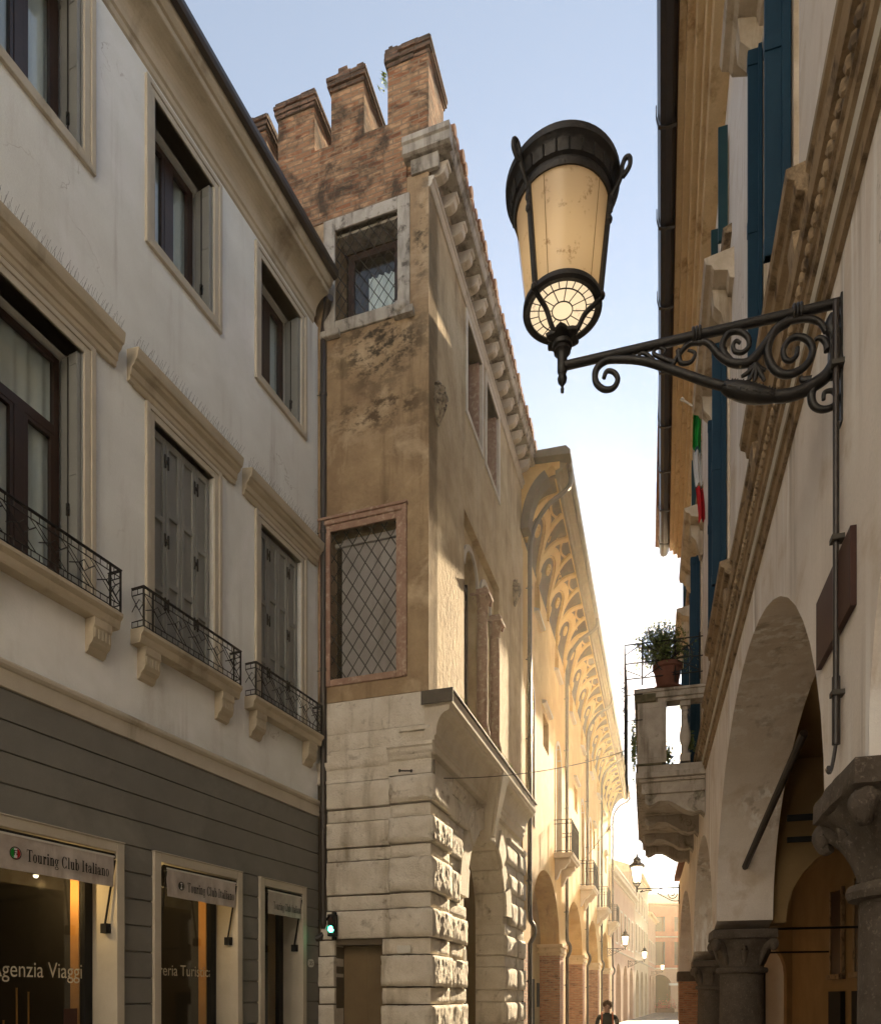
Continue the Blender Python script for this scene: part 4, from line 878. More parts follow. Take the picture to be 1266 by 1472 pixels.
for i, (a, b) in enumerate(TALL):
    w_ = MB(A).box(a, b, -.40, -.34, 6.15, 9.62).box(a, a + .07, -.34, -.30, 6.15, 9.2).box((a + b) / 2 - .04, (a + b) / 2 + .04, -.34, -.30, 6.15, 9.6).build('window', m_dwood, ap)
    fr_ = MB(A); c = (a + b) / 2; h = (b - a) / 2
    for n_ in range(12):
        t0, t1 = pi * n_ / 12, pi * (n_ + 1) / 12; Q = lambda r, t: (c - (h + r) * cos(t), 9.15 + (.5 + r) * sin(t)); fr_.exto([[Q(0, t0), Q(0, t1), Q(.12, t1), Q(.12, t0)]], -.1, .02)
    fr_.box(a - .12, a, -.1, .02, 6.15, 9.15).box(b, b + .12, -.1, .02, 6.15, 9.15).build('window_surround', m_wstone, w_)
    if i in (1, 2, 4, 5):
        sl = MB(A).extu([(-.05, 5.98), (.50, 5.98), (.52, 6.03), (.56, 6.04), (.58, 6.12), (-.05, 6.14)], c - 1.0, c + 1.0).build('balcony_slab', m_wstone, ap, bevel=.01)
        for u in (c - .7, c + .7): MB(A).extu([(0, 5.98), (.44, 5.98), (.44, 5.86), (.36, 5.80), (.30, 5.70), (.18, 5.66), (.12, 5.5), (.06, 5.38), (0, 5.35)], u - .1, u + .1).build('bracket', m_wstone, sl, bevel=.01)
        r_ = MB(A); zb, zt = 6.14, 7.12
        for z in (zb + .05, zt, zt - .12):
            r_.bar((c - .95, .52, z), (c + .95, .52, z), .012); r_.bar((c - .95, .52, z), (c - .95, 0, z), .012); r_.bar((c + .95, .52, z), (c + .95, 0, z), .012)
        for q in range(17): r_.bar((c - .95 + q * 1.9 / 16, .52, zb), (c - .95 + q * 1.9 / 16, .52, zt), .009)
        for q in range(4): r_.bar((c - .95, .1 + q * .13, zb), (c - .95, .1 + q * .13, zt), .009); r_.bar((c + .95, .1 + q * .13, zb), (c + .95, .1 + q * .13, zt), .009)
        r_.build('railing', m_iron, sl)
pdesc = ['nearest dark rainwater pipe on the golden palace, against the tower house', 'second rainwater pipe of the golden palace, between its first and second arch', 'third rainwater pipe of the golden palace, between its second and third arch', 'fourth rainwater pipe of the golden palace, between its third and fourth arch', 'last rainwater pipe at the far corner of the golden palace against the sky']
for i, u in enumerate((.05, 6.9, 13.5, 20.6, 28.65)):
    d_ = thing('drainpipe', pdesc[i], 'drainpipe', A, u, .1, .4, 'rainwater pipes down the golden palace')
    MB(A).tube(spline([(u - .2, 1.09, 14.0), (u - .2, 1.08, 13.75), (u - .17, .92, 13.6), (u - .1, .55, 13.42), (u, .25, 13.1), (u, .12, 12.7), (u, .10, 12.2)]) + [(u, .10, 8), (u, .10, 3.9)] + spline([(u, .1, 3.9), (u, .12, 3.65), (u, .2, 3.5), (u + .02, .2, 3.3), (u + .02, .1, 3.1)])[1:] + [(u + .02, .1, .4)], .055, 10).build('pipe', m_pipe if i < 1 else m_lead, d_)
    for z in (11.6, 9.9, 8, 6.2, 4.6, 2.2): MB(A).lathe([(.062, z - .03), (.062, z + .03)], u, .1, 10).bar((u, .1, z), (u, -.02, z), .012).build('clamp', m_pipe, d_)

# ================================================================== FAR END OF THE STREET
def far_building(name, label, fr, u0, u1, h, mat, arches, zsp, rise, win, cornice_m, dep=7):
    t = thing(name, label, 'building', fr, (u0 + u1) / 2, 0, 0)
    holes = [arch(a, b, .01, zsp, rise, 10) for a, b in arches] + [rect(*q) for q in win]
    MB(fr).exto([rect(u0, u1, 0, h)] + holes, -.5, 0).build('wall', mat, t)
    MB(fr).box(u0, u1, -dep, -dep + .2, 0, h).box(u0, u0 + .2, -dep + .2, -.51, 0, h).box(u1 - .2, u1, -dep + .2, -.51, 0, h).box(u0 + .2, u1 - .2, -3.2, -3.1, 0, 4.4).box(u0 + .2, u1 - .2, -3.1, -.51, 4.3, 4.4).build('inner_walls', mat, t)
    MB(fr).extu([(-dep, h), (.0, h), (.08, h), (.12, h + .12), (.35, h + .16), (.4, h + .3), (-dep / 2, h + 1.7), (-dep, h + .3)], u0, u1).build('roof', cornice_m, t)
    for q in win:
        w_ = MB(fr).box(q[0], q[1], -.25, -.2, q[2], q[3]).build('window', m_dwood, t)
        s = MB(fr); frame_mb(s, *q, .12, -.1, .04); s.build('window_surround', m_wstone, w_)
    MB(fr).extu([(-.02, 4.75), (.05, 4.77), (.08, 4.85), (-.02, 4.88)], u0, u1).build('string_course', m_wstone, t)
    return t
fw = lambda u0, n, st, wd_, zs: [(u0 + k * st, u0 + k * st + wd_, z, z + hh) for k in range(n) for z, hh in zs]
b1 = far_building('corner_palace', 'rose plastered house with a balustraded roofline, first beyond the golden palace', C, -2.3, 13.2, 9.3, m_cw2, [(1.0, 3.9), (5.2, 8.1), (9.4, 12.2)], 2.6, 1.45, fw(.9, 5, 2.5, 1.0, ((5.4, 2.2),)), m_wstone)
bb = MB(C)
for k in range(40): bb.lathe([(.06, 9.65), (.09, 9.8), (.05, 10.0), (.07, 10.2)], .5 + k * .32, .0, 6)
bb.box(.3, 13.1, -.12, .12, 10.2, 10.32); bb.build('balustrade', m_wstone, b1)
far_building('far_townhouse', 'tall pale ochre townhouse with a street arcade, second beyond the golden palace', C, 13.4, 27, 12.0, m_cw, [(14.3, 17.2), (18.6, 21.5), (22.9, 25.8)], 2.6, 1.45, fw(14.2, 5, 2.6, 1.0, ((5.6, 2.2), (9.0, 1.7))), m_rc)
far_building('far_townhouse', 'low rose coloured house with dark arches, last on the left side of the street', C, 27.2, 37, 9.8, m_cw2, [(28, 30.8), (32, 34.8)], 2.6, 1.4, fw(28, 4, 2.3, 1.0, ((5.4, 2.0),)), m_rc)
D = Fr((20.0, 84.5), (1, .05), 1)
rd = thing('red_house', 'red plastered house with pale stone ground floor closing the far end of the street', 'building', D, 6, 0, 0)
MB(D).exto([rect(0, 14, 5.0, 12.2)] + [rect(2.2 + 2.4 * k, 3.3 + 2.4 * k, z, z + h_) for k in range(5) for z, h_ in ((5.4, 2.7), (9.3, 1.7))], -.4, 0).build('wall', m_red, rd)
MB(D).exto([[(0, 0), (4.2, 0)] + arch(4.2, 6.6, 0, 3.2, 1.1, 10)[1:-1] + [(6.6, 0), (14, 0), (14, 4.95), (0, 4.95)]], -.4, .03).build('stone_ground_floor', m_cw2, rd)
MB(D).box(0, 14, -8, -.41, 4.6, 12.1).box(0, 14, -8, -7.8, 0, 4.6).box(3.8, 7.0, -2.5, -2.4, 0, 4.5).build('inner_walls', m_room, rd)
for k in range(5):
    for z, h_ in ((5.4, 2.7), (9.3, 1.7)):
        w_ = MB(D).box(2.2 + 2.4 * k, 3.3 + 2.4 * k, -.2, -.15, z, z + h_).build('window', m_dwood, rd)
        MB(D).box(2.0 + 2.4 * k, 2.2 + 2.4 * k, -.02, .06, z, z + h_).build('shutter', m_blue if k % 2 else m_red, w_); MB(D).box(3.3 + 2.4 * k, 3.5 + 2.4 * k, -.02, .06, z, z + h_).build('shutter', m_blue if k % 2 else m_red, w_)
MB(D).box(-.1, 14.1, -.05, .08, 4.95, 5.1).box(-.1, 14.1, -.02, .10, 8.6, 8.75).build('string_courses', m_wstone, rd)
MB(D).extu([(-8, 12.3), (.3, 12.3), (.35, 12.5), (-4, 14.2)], -.2, 14.2).build('roof', m_tile, rd)
tag(MB(D).box(6.3, 7.9, .25, .31, 3.05, 3.3).box(6.4, 6.45, -.0, .26, 3.15, 3.2).build('shop_sign', m_wplas), 'small blank white sign beside the dark archway of the red house', 'sign')
pb = thing('planter', 'planter full of pink and red flowers at the foot of the red house', 'planter', D, 4.6, 3.5, 0)
MB(D).box(3.6, 5.6, 3.2, 3.9, 0, .45).build('box', m_pot, pb, bevel=.03)
fl = MB(D); fl2 = MB(D)
for k in range(700):
    c = Vector((random.gauss(4.6, .55), random.gauss(3.55, .2), .45 + abs(random.gauss(0, .42)))); d = Vector((random.gauss(0, 1), random.gauss(0, 1), random.gauss(0, 1))).normalized() * .06; q = d.orthogonal().normalized() * .05
    (fl if k % 3 else fl2).add([c - d, c + q, c + d, c - q], [(0, 1, 2, 3)])
fl.build('flowers', M('red_petals', (.55, .05, .06), (.6, .2, .2), 20, bump=0), pb); fl2.build('leaves', m_leaf, pb)

# ------------------------------------------------------------------ small wall lanterns
def scrolls(mb, P, r0, pts, r=.01):
    mb.tube([P(*p) for p in spline(pts, 5)], r, 6)
def spiral(cx, cz, r0, r1, a0, turns, n=26): return [(cx + (r0 + (r1 - r0) * i / n) * cos(a0 + turns * 2 * pi * i / n), cz + (r0 + (r1 - r0) * i / n) * sin(a0 + turns * 2 * pi * i / n)) for i in range(n + 1)]
def wall_lantern(fr, u, z, ln, label):
    t = thing('wall_lantern', label, 'street lamp', fr, u, 0, z - .45, 'lit lanterns on scrolled brackets along the far street')
    P = lambda o, zz: (u, o, zz)
    b = MB(fr).tube([P(0, z), P(ln, z)], .018, 8).tube([P(*p) for p in spiral(.22, z - .20, .17, .03, 1.6, 1.6)], .014, 6).tube([P(*p) for p in spiral(.55, z - .12, .10, .02, 2.2, -1.5)], .011, 6).tube([P(*p) for p in spline([(0, z - .40), (.2, z - .40), (.5, z - .24), (.85, z - .06), (ln - .1, z - .10), (ln - .18, z - .04)], 5)], .014, 6).box(u - .03, u + .03, 0, .03, z - .5, z + .08)
    b.build('bracket', m_iron, t)
    H = MB(fr); c = ln; zz = z + .02
    for a in range(6):
        th = a * pi / 3 + .3; H.bar((u + .12 * cos(th), c + .12 * sin(th), zz + .16), (u + .20 * cos(th), c + .20 * sin(th), zz + .66), .011); H.bar((u, c, zz), (u + .12 * cos(th), c + .12 * sin(th), zz + .16), .01)
    H.lathe([(.02, zz - .12), (.03, zz), (.02, zz + .03)], u, c, 8).lathe([(.12, zz + .15), (.135, zz + .16), (.12, zz + .175)], u, c, 6).lathe([(.20, zz + .65), (.27, zz + .66), (.26, zz + .70), (.13, zz + .80), (.12, zz + .86), (.14, zz + .88), (.07, zz + .95), (.03, zz + .98), (.03, zz + 1.02), (.0, zz + 1.1)], u, c, 6)
    H.build('lantern_frame', m_iron, t)
    MB(fr).lathe([(.11, zz + .17), (.19, zz + .64)], u, c, 6, cap=False).build('lantern_glass', m_lg2, t, sharp=20)
    return t
wall_lantern(A, 25.6, 4.55, 1.0, 'small lit lantern bracketed to the far end of the golden palace')
wall_lantern(C, 8.4, 4.45, 1.2, 'lit lantern bracketed to the rose house with the balustraded roof')
wall_lantern(C, 31, 4.35, 1.1, 'most distant lantern, near the red house at the street end')
wall_lantern(R, 23.1, 5.14, 1.25, 'bright lantern with scrolled bracket on the low arcade wall under the stone balcony')

# ------------------------------------------------------------------ person walking away down the street
def skin_body():
    me = bpy.data.meshes.new('person'); ob = bpy.data.objects.new('person', me); COL.objects.link(ob)
    J = {'pel': (0, 0, .93, .145, .10), 'bel': (0, 0, 1.08, .14, .10), 'che': (0, .01, 1.28, .175, .115), 'nkb': (0, 0, 1.42, .09, .07), 'nk': (0, .01, 1.48, .052, .055), 'hd': (0, .02, 1.56, .072, .085), 'top': (0, .01, 1.66, .07, .08),
         'sl': (-.19, 0, 1.38, .065, .065), 'el': (-.25, -.03, 1.10, .045, .045), 'wl': (-.24, .07, .88, .03, .028), 'hl': (-.24, .10, .80, .035, .02), 'sr': (.19, 0, 1.38, .065, .065), 'er': (.25, .02, 1.10, .045, .045), 'wr': (.25, .12, .89, .03, .028), 'hr': (.25, .15, .81, .035, .02),
         'tl': (-.10, .0, .86, .09, .09), 'kl': (-.10, .12, .50, .06, .06), 'al': (-.10, .10, .10, .04, .04), 'fl': (-.11, .24, .035, .04, .03), 'tr': (.10, 0, .86, .09, .09), 'kr': (.10, .02, .50, .06, .06), 'ar': (.10, -.22, .13, .04, .04), 'fr': (.11, -.12, .04, .04, .03)}
    for s, x in (('l', -1), ('r', 1)):
        h = J['h' + s]
        for k in range(5):
            dx = (-.028 + .014 * k) if k < 4 else .04 * -x
            J['f%d' % k + s] = (h[0] + dx, h[1] + .02 + (.0 if k < 4 else .02), h[2] - (.085 - .01 * abs(k - 1.5) if k < 4 else .03), .009, .009)
    names = list(J); E = [('pel', 'bel'), ('bel', 'che'), ('che', 'nkb'), ('nkb', 'nk'), ('nk', 'hd'), ('hd', 'top')]
    for s in 'lr': E += [('che', 's' + s), ('s' + s, 'e' + s), ('e' + s, 'w' + s), ('w' + s, 'h' + s), ('pel', 't' + s), ('t' + s, 'k' + s), ('k' + s, 'a' + s), ('a' + s, 'f' + s)] + [('h' + s, 'f%d' % k + s) for k in range(5)]
    me.from_pydata([J[n][:3] for n in names], [(names.index(a), names.index(b)) for a, b in E], [])
    sk = ob.modifiers.new('skin', 'SKIN'); sub = ob.modifiers.new('sub', 'SUBSURF'); sub.levels = 2; sub.render_levels = 2
    for i, n in enumerate(names): me.skin_vertices[0].data[i].radius = J[n][3:5]; me.skin_vertices[0].data[i].use_root = (n == 'pel')
    bpy.context.view_layer.update(); dg = bpy.context.evaluated_depsgraph_get(); m2 = bpy.data.meshes.new_from_object(ob.evaluated_get(dg))
    ob.modifiers.clear(); ob.data = m2; m2.name = 'person_body'
    for mt in (m_jacket, m_jean, m_skin, m_shoe): m2.materials.append(mt)
    for p in m2.polygons:
        c = p.center; p.use_smooth = True
        p.material_index = 2 if (c.z > 1.46 or (c.z < .87 and abs(c.x) > .2)) else (3 if c.z < .09 else (1 if c.z < .9 else 0))
    return ob
pr = skin_body(); tag(pr, 'person with backlit hair, dark jacket and orange backpack straps walking towards the camera', 'person')
pr.location = (3.86, 17.0, 0); pr.rotation_euler = (0, 0, pi - .2); BASE[pr.name] = (W, 0, 0, 0)
def pchild(mb, nm, mt):
    o = mb.build(nm, mt, pr); return o
WW = MB(W)
class PW(MB): pass
hr = MB(W).blob((0, -.03, 1.625), (.098, .095, .10), 22, .3, 4)
for k in range(420):
    d = Vector((random.gauss(0, 1), random.gauss(0, 1), random.gauss(0, 1) + .5)).normalized(); c = Vector((0, -.03, 1.625)) + Vector((d.x * .105, d.y * .105, d.z * .11)); q = d.orthogonal().normalized() * .014
    if d.z > -.6 and not (d.y > .4 and d.z < .45): hr.tube([tuple(c - d * .03), tuple(c + q), tuple(c + d * .02 - q)], .0035, 3)
for o_, nm, mt in ((hr, 'hair', m_hair),): pchild(o_, nm, mt)
bk = MB(W).box(-.14, .14, -.27, -.11, 1.0, 1.42); pchild(bk, 'backpack', m_jacket).modifiers.new('b', 'BEVEL').width = .05
stp = MB(W)
for s in (-1, 1): stp.tube(spline([(s * .10, -.12, 1.40), (s * .115, -.06, 1.465), (s * .12, .05, 1.455), (s * .12, .13, 1.36), (s * .13, .14, 1.2), (s * .15, .06, 1.05), (s * .13, -.1, 1.02)], 4), .018, 6)
pchild(stp, 'strap', m_strap)
fc = MB(W)
for s in (-1, 1): fc.blob((s * .078, .02, 1.57), (.012, .022, .032), 8)
fc.blob((0, .118, 1.56), (.013, .02, .024), 8); pchild(fc, 'ears_and_nose', m_skin)
#PART5
# ================================================================== RIGHT: pale palace over an arcade on stone columns
rp = thing('arcade_house', 'tall pale plastered house with blue shutters, golden cornice and arcade on stone columns', 'building', R, 8, 0, 0)
RA = [(-3.6, 3.49, 2.95, 2.4), (4.35, 11.0, 2.93, 2.38), (11.7, 16.3, 2.80, 1.95), (16.95, 23.5, 2.6, 2.0)]
out = []
for a, b, zs, rr in RA: out += arch(a, b, zs, zs, rr, 26)[1:-1]
out += [(24.2, 2.6), (24.2, 5.35), (19.85, 5.35), (19.85, 13.6), (-3.6, 13.6)]
FW_ = [(5.2, 6.4), (9.35, 10.55), (13.9, 15.1), (17.4, 18.6)]
wh = [rect(a, b, 6.9 if i != 2 else 5.9, 9.9) for i, (a, b) in enumerate(FW_)] + [rect(a, b, 11.1, 12.5) for a, b in FW_]
MB(R).exto([out] + wh, -.75, 0).build('wall', m_rw, rp)
MB(R).box(-3.6, 19.85, -7, -6.8, 0, 13.6).box(-3.6, -3.4, -6.8, -.76, 5.5, 13.6).box(19.65, 19.85, -6.8, -.76, 5.5, 13.6).box(-3.6, 19.6, -6.8, -.76, 13.3, 13.6).box(-3.6, 24.2, -6.8, -.76, 5.36, 5.5).build('rear_wall', m_rw, rp)
MB(R).box(19.87, 24.3, -6, .12, 5.5, 5.62).build('low_roof', m_tile, rp)
for i, (a, b) in enumerate(FW_):
    z0 = 6.9 if i != 2 else 5.9
    wd = casement(R, rp, a + .02, b - .02, z0, 9.88, -.30); room(R, wd, a, b, -1.6, -.40 if False else -.76, z0, 9.9)
    s = MB(R).box(a - .12, a, -.1, .03, z0, 10.02).box(b, b + .12, -.1, .03, z0, 10.02).box(a, b, -.1, .03, 9.9, 10.02).build('window_surround', m_hood, wd)
    for uu, oo in ((a - .03, .20 if i < 3 else .16), (b + .03, .15)):
        q = MB(R); q.box(uu - .022, uu + .022, .035, oo, z0, 9.86); q.box(uu - .05, uu - .0221, .04, oo * .48, z0, 9.86)
        for zz in (z0, z0 + 1.4, 9.72): q.box(uu - .03, uu + .03, .035, oo + .004, zz, zz + .12)
        q.build('shutter', m_blue, wd, bevel=.004)
    h = MB(R).extu([(-.02, 10.15), (.05, 10.17), (.07, 10.26), (.22, 10.30), (.25, 10.36), (.31, 10.38), (.33, 10.46), (-.02, 10.52)], a - .55, b + .55)
    for uu in (a - .3, b + .12): h.extu([(0, 9.75), (.05, 9.72), (.08, 9.85), (.12, 10.0), (.20, 10.10), (.22, 10.30), (0, 10.30)], uu, uu + .18)
    h.build('window_hood', m_hood, wd, bevel=.006)
    if i != 2:
        h = MB(R).extu([(-.02, 6.58), (.04, 6.60), (.06, 6.68), (.11, 6.70), (.12, 6.76), (.16, 6.78), (.17, 6.84), (-.02, 6.88)], a - .65, b + .45)
        for uu in (a - .5, b + .1): h.extu([(0, 6.30), (.04, 6.28), (.09, 6.4), (.11, 6.6), (0, 6.6)], uu, uu + .16)
        h.build('window_sill', m_rm, wd, bevel=.005)
    w2 = casement(R, rp, a + .02, b - .02, 11.1, 12.48, -.30); room(R, w2, a, b, -1.6, -.76, 11.1, 12.5)
    for uu, oo in ((a - .03, .13), (b + .03, .11)): MB(R).box(uu - .02, uu + .02, .02, oo, 11.1, 12.5).build('shutter', m_teal, w2, bevel=.004)
    MB(R).extu([(-.02, 10.92), (.08, 10.94), (.10, 11.0), (-.02, 11.05)], a - .3, b + .3).build('window_sill', m_rm, w2)
for a, b in ((-3.5, 4.5), (7.0, 8.6), (11.1, 12.9), (16.0, 16.7)): MB(R).extu([(-.02, 6.62), (.03, 6.64), (.05, 6.72), (.07, 6.74), (.07, 6.80), (-.02, 6.84)], a, b).build('sill_string', m_rm, rp)
cr = MB(R).extu([(-.02, 5.70), (.025, 5.71), (.03, 5.79), (.05, 5.80), (.055, 5.90), (.08, 5.92), (.085, 5.97), (.10, 5.98), (.10, 6.08), (.135, 6.09), (.15, 6.15), (-.02, 6.19)], -3.5, 19.8).build('string_course', m_rm, rp)
eg = MB(R)
for k in range(150): eg.blob((2.2 + k * .085, .095, 6.03), (.032, .035, .042), 6)
eg.build('egg_moulding', m_rm, cr)
MB(R).extu([(-.02, 5.795), (.06, 5.80), (.062, 5.895), (-.02, 5.9)], -3.5, 19.8).build('pale_fillet', m_lstone, cr)
cn = MB(RC).extu([(-.25, 13.68), (-.25, 13.54), (-.33, 13.55), (-.335, 13.44), (-.345, 13.43), (-.43, 13.45), (-.44, 13.33), (-.45, 13.32), (-.53, 13.34), (-.54, 13.22), (-.55, 13.21), (-.60, 13.22), (-.62, 13.12), (-1.5, 13.10), (-1.5, 13.68)], -11, 11.1)
MB(R).build if False else None
cn = cn.build('cornice', m_rc, rp) if False else cn
# the cornice runs a hair out of line with the wall; bring it into the wall's own frame
cm = MB(R)
for v in cn.v:
    p = RC.pt(*v); dx, dy = p.x - R.o[0], p.y - R.o[1]; cm.v.append((dx * R.u[0] + dy * R.u[1], dx * R.n[0] + dy * R.n[1], v[2]))
cm.f = cn.f; cm.sm = cn.sm; cm.build('cornice', m_rc, rp, bevel=.006)
g = MB(RC).extu([(-.24, 13.74), (-.23, 13.56), (-.18, 13.48), (-.10, 13.45), (-.03, 13.49), (0, 13.58), (.01, 13.70), (-.01, 13.70), (-.02, 13.60), (-.06, 13.52), (-.12, 13.49), (-.18, 13.53), (-.21, 13.6), (-.22, 13.74)], -11, 11.15)
for k in range(14): g.extu([(-.24, 13.75), (-.24, 13.43), (-.12, 13.425), (.0, 13.46), (.03, 13.60), (.03, 13.75), (.018, 13.75), (.015, 13.60), (-.01, 13.475), (-.12, 13.44), (-.22, 13.445), (-.22, 13.75)], -7 + k * 1.35, -6.96 + k * 1.35)
gm = MB(R)
for v in g.v:
    p = RC.pt(*v); dx, dy = p.x - R.o[0], p.y - R.o[1]; gm.v.append((dx * R.u[0] + dy * R.u[1], dx * R.n[0] + dy * R.n[1], v[2]))
gm.f = g.f; gm.sm = g.sm; gm.build('gutter', m_pipe, rp)
MB(R).extu([(.75, 13.70), (-3.5, 15.2), (-7, 13.9), (-7, 13.7), (.5, 13.62)], -3.6, 19.9).build('roof', m_tile, rp)
# portico
AX = lambda a, b, z: (b, -a, z)
pw = MB(R).box(-3.6, 24.2, -3.4, -3.2, 0, 5.3).box(-3.6, 24.2, -3.2, -.76, 5.25, 5.34)
pw.build('portico_walls', m_rin, rp)
for ua, zz, rr in ((4.0, 2.95, 1.7), (11.2, 2.9, 1.9), (23.55, 2.5, 1.7)):
    MB(R, AX).exto([[(.75, 2.9 if ua > 20 else zz), (.76, 5.24), (3.2, 5.24), (3.2, 0), (3.05, 0)] + list(reversed(arch(.95, 3.05, zz, zz, min(1.15, 5.1 - zz), 14)[1:-1]))], ua, ua + .5).build('portico_arch', m_rin, rp)
MB(R).box(24.5, 25.0, -6, -1.0, 0, 5.0).build('portico_end', m_cw, rp)
MB(R).box(24.45, 24.5, -2.6, -1.9, 0, 2.7).build('portico_door', m_room, rp)
for a, b in ((15.6, 16.5), (17.6, 18.5)):
    w_ = MB(R).box(a, b, -3.2, -3.14, 2.35, 4.2).build('portico_window', m_dwood, rp); MB(R).box(a - .15, b + .15, -3.19, -3.05, 2.22, 2.33).box(a - .1, a, -3.19, -3.12, 2.35, 4.25).box(b, b + .1, -3.19, -3.12, 2.35, 4.25).build('surround', m_rm, w_)
    MB(R).box(a - .1, b + .1, -3.2, -3.1, 0, 1.95).build('portico_door', m_room, rp)
MB(R).box(10.2, 10.24, -3.2, -.8, 3.86, 3.93).build('tie_beam', m_ink, rp); MB(R).box(10.2, 10.24, -3.2, -.8, 4.14, 4.22).build('tie_beam', m_ink, rp)
MB(R).tube([(14.0, -.75, 3.05), (14.0, -3.2, 3.05)], .022, 6).build('tie_rod', m_ink, rp); MB(R).tube([(19, -.75, 2.9), (19, -3.2, 2.9)], .022, 6).build('tie_rod', m_ink, rp)
# columns
def column(u, ztop, r=.31, brick=False, name='column'):
    o0 = -.375
    c = MB(R).lathe([(r * 1.25, 0), (r * 1.25, .12), (r * 1.3, .18), (r * 1.12, .27), (r * 1.04, .30), (r * 1.03, .8), (r * .97, ztop - .66), (r * .97, ztop - .62), (r * 1.13, ztop - .61), (r * 1.17, ztop - .575), (r * 1.13, ztop - .54), (r * .98, ztop - .53), (r * .98, ztop - .5)], u, o0, 36)
    sh = c.build('column', m_col, rp)
    k = MB(R); rings = []; n = 48
    for z, rad, sq in ((-.52, .99, 0), (-.44, 1.0, .03), (-.34, 1.06, .12), (-.24, 1.20, .35), (-.17, 1.36, .6), (-.145, 1.45, .8), (-.14, 1.34, .9), (-.12, 1.42, 1), (-.02, 1.42, 1), (0.0, 1.40, 1)):
        for i in range(n):
            a = 2 * pi * i / n; q = 1 / max(abs(cos(a)), abs(sin(a))); m_ = 1 + (q - 1) * sq * .92
            wav = 1 + (.035 * cos(8 * a) if -.45 < z < -.2 else 0) - (.07 * (1 - abs(sin(2 * a))) if z > -.16 and z < -.13 else 0)
            nn = noise.noise(Vector((cos(a) * 3 + u, sin(a) * 3, z * 6))) * .03
            rings.append((u + r * rad * m_ * (wav + nn) * cos(a), o0 + r * rad * m_ * (wav + nn) * sin(a), ztop + z))
    m = 10; k.add(rings, [(j * n + i, j * n + (i + 1) % n, (j + 1) * n + (i + 1) % n, (j + 1) * n + i) for j in range(m - 1) for i in range(n)] + [tuple(range(n)), tuple(range((m - 1) * n, m * n))], True)
    for su in (-1, 1):
        for so in (-1, 1):
            k.tube([(u + su * r * d * .72, o0 + so * r * d * .72, ztop + zz) for d, zz in spline([(.98, -.50), (1.08, -.40), (1.28, -.27), (1.58, -.18), (1.72, -.20), (1.70, -.27), (1.60, -.27)], 4)], [.02 + .045 * min(1, i / 10) * (1 if i < 17 else max(.2, 1 - (i - 17) / 7)) for i in range(25)], 9)
    for a in range(4): k.tube([(u + r * d * cos(a * pi / 2), o0 + r * d * sin(a * pi / 2), ztop + zz) for d, zz in ((.99, -.48), (1.05, -.36), (1.16, -.28), (1.24, -.26), (1.22, -.30))], [.02, .045, .05, .04, .02], 8)
    k.build('capital', m_col, sh, sharp=60)
column(3.92, 2.95); column(11.35, 2.80)
column(16.62, 2.6, .28)
MB(R).box(23.5, 24.2, -.75, 0, 0, 2.3).build('brick_pier', m_brk2, rp); MB(R).box(23.45, 24.25, -.8, .05, 2.3, 2.6).build('pier_capital', m_col, rp, bevel=.02)
MB(R).box(3.5, 4.34, -.74, -.01, 2.9505, 2.958).build('capital_pad', m_col, rp)
# sign board, awning rod, conduits
bd = R.px(1180, 900); bx = MB(R).box(3.68, 4.42, .0, .03, 3.74, 4.13)
tag(bx.build('sign_board', m_board, bevel=.003), 'plain dark brown board fixed to the wall between the arches under the big lamp', 'sign board')
P1 = (10.98, -.35, CZ + (1432 - 1258) / 1055 * 10.75); P2 = (8.2, -.62, 4.62)
rd_ = thing('awning_rod', 'slanting dark iron rod inside the nearest full arch', 'rod', R, *P1)
MB(R).tube([P1, P2], .045, 8).build('rod', m_pipe, rd_)
MB(R).tube(spline([P1, (11.0, -.5, P1[2] - .12), (11.0, -.65, P1[2] - .16), (11.0, -.76, P1[2] - .05)]), .014, 6).build('cable', m_ink, rd_)

# ------------------------------------------------------------------ the big wall lamp
UL = 3.97
LPf = Fr(tuple(R.pt(UL, 0, 0)[:2]), R.n, 1)
lm = thing('street_lamp', 'large glowing amber glass street lamp on a scrolled black iron bracket against the sky', 'street lamp', R, UL, 0, 5.0)
q5 = lambda x, y: LPf.px(1000 + x / 5.275, 420 + y / 5.275); q2 = lambda x, y: LPf.px(700 + x / 2.237, 150 + y / 2.237)
def path(fn, pts, n=6): return [(UL, a, b) for a, b in spline([fn(*p) for p in pts], n)]
oe, ze = LPf.px(808, 524); om, zm = LPf.px(1205, 438); zp = (ze + zm) / 2
br = MB(R).tube([(UL, oe, zp), (UL, .9, zp), (UL, .0, zp)], .0245, 14)
tp = lambda mb, pts, r0, r1, rm=None: tp_(mb, pts, r0 * 1.5, r1 * 1.45, rm and rm * 1.3)
tp_ = lambda mb, pts, r0, r1, rm=None: mb.tube(pts, [(r0 + (r1 - r0) * i / (len(pts) - 1)) if rm is None else (r0 + (rm - r0) * (1 - abs(2 * i / (len(pts) - 1) - 1))) for i in range(len(pts))], 10)
low = path(q2, [(375, 880), (385, 858), (408, 862), (420, 885), (405, 912), (375, 916), (350, 893), (350, 855), (375, 828), (410, 820), (500, 825), (600, 855), (700, 890), (780, 912)])
tp(br, low, .008, .017)
ac = path(q2, [(760, 908), (800, 918), (860, 932), (920, 940), (950, 940)]); br.tube(ac, [.018 + .030 * sin(pi * min(1, i / (len(ac) - 1) * 1.05 + .08)) for i in range(len(ac))], 12)
lo2 = path(q5, [(600, 790), (680, 785), (780, 760), (880, 710), (980, 640), (1045, 545), (1075, 440), (1060, 340), (1020, 260), (1050, 185)]); tp(br, lo2, .021, .014, .026)
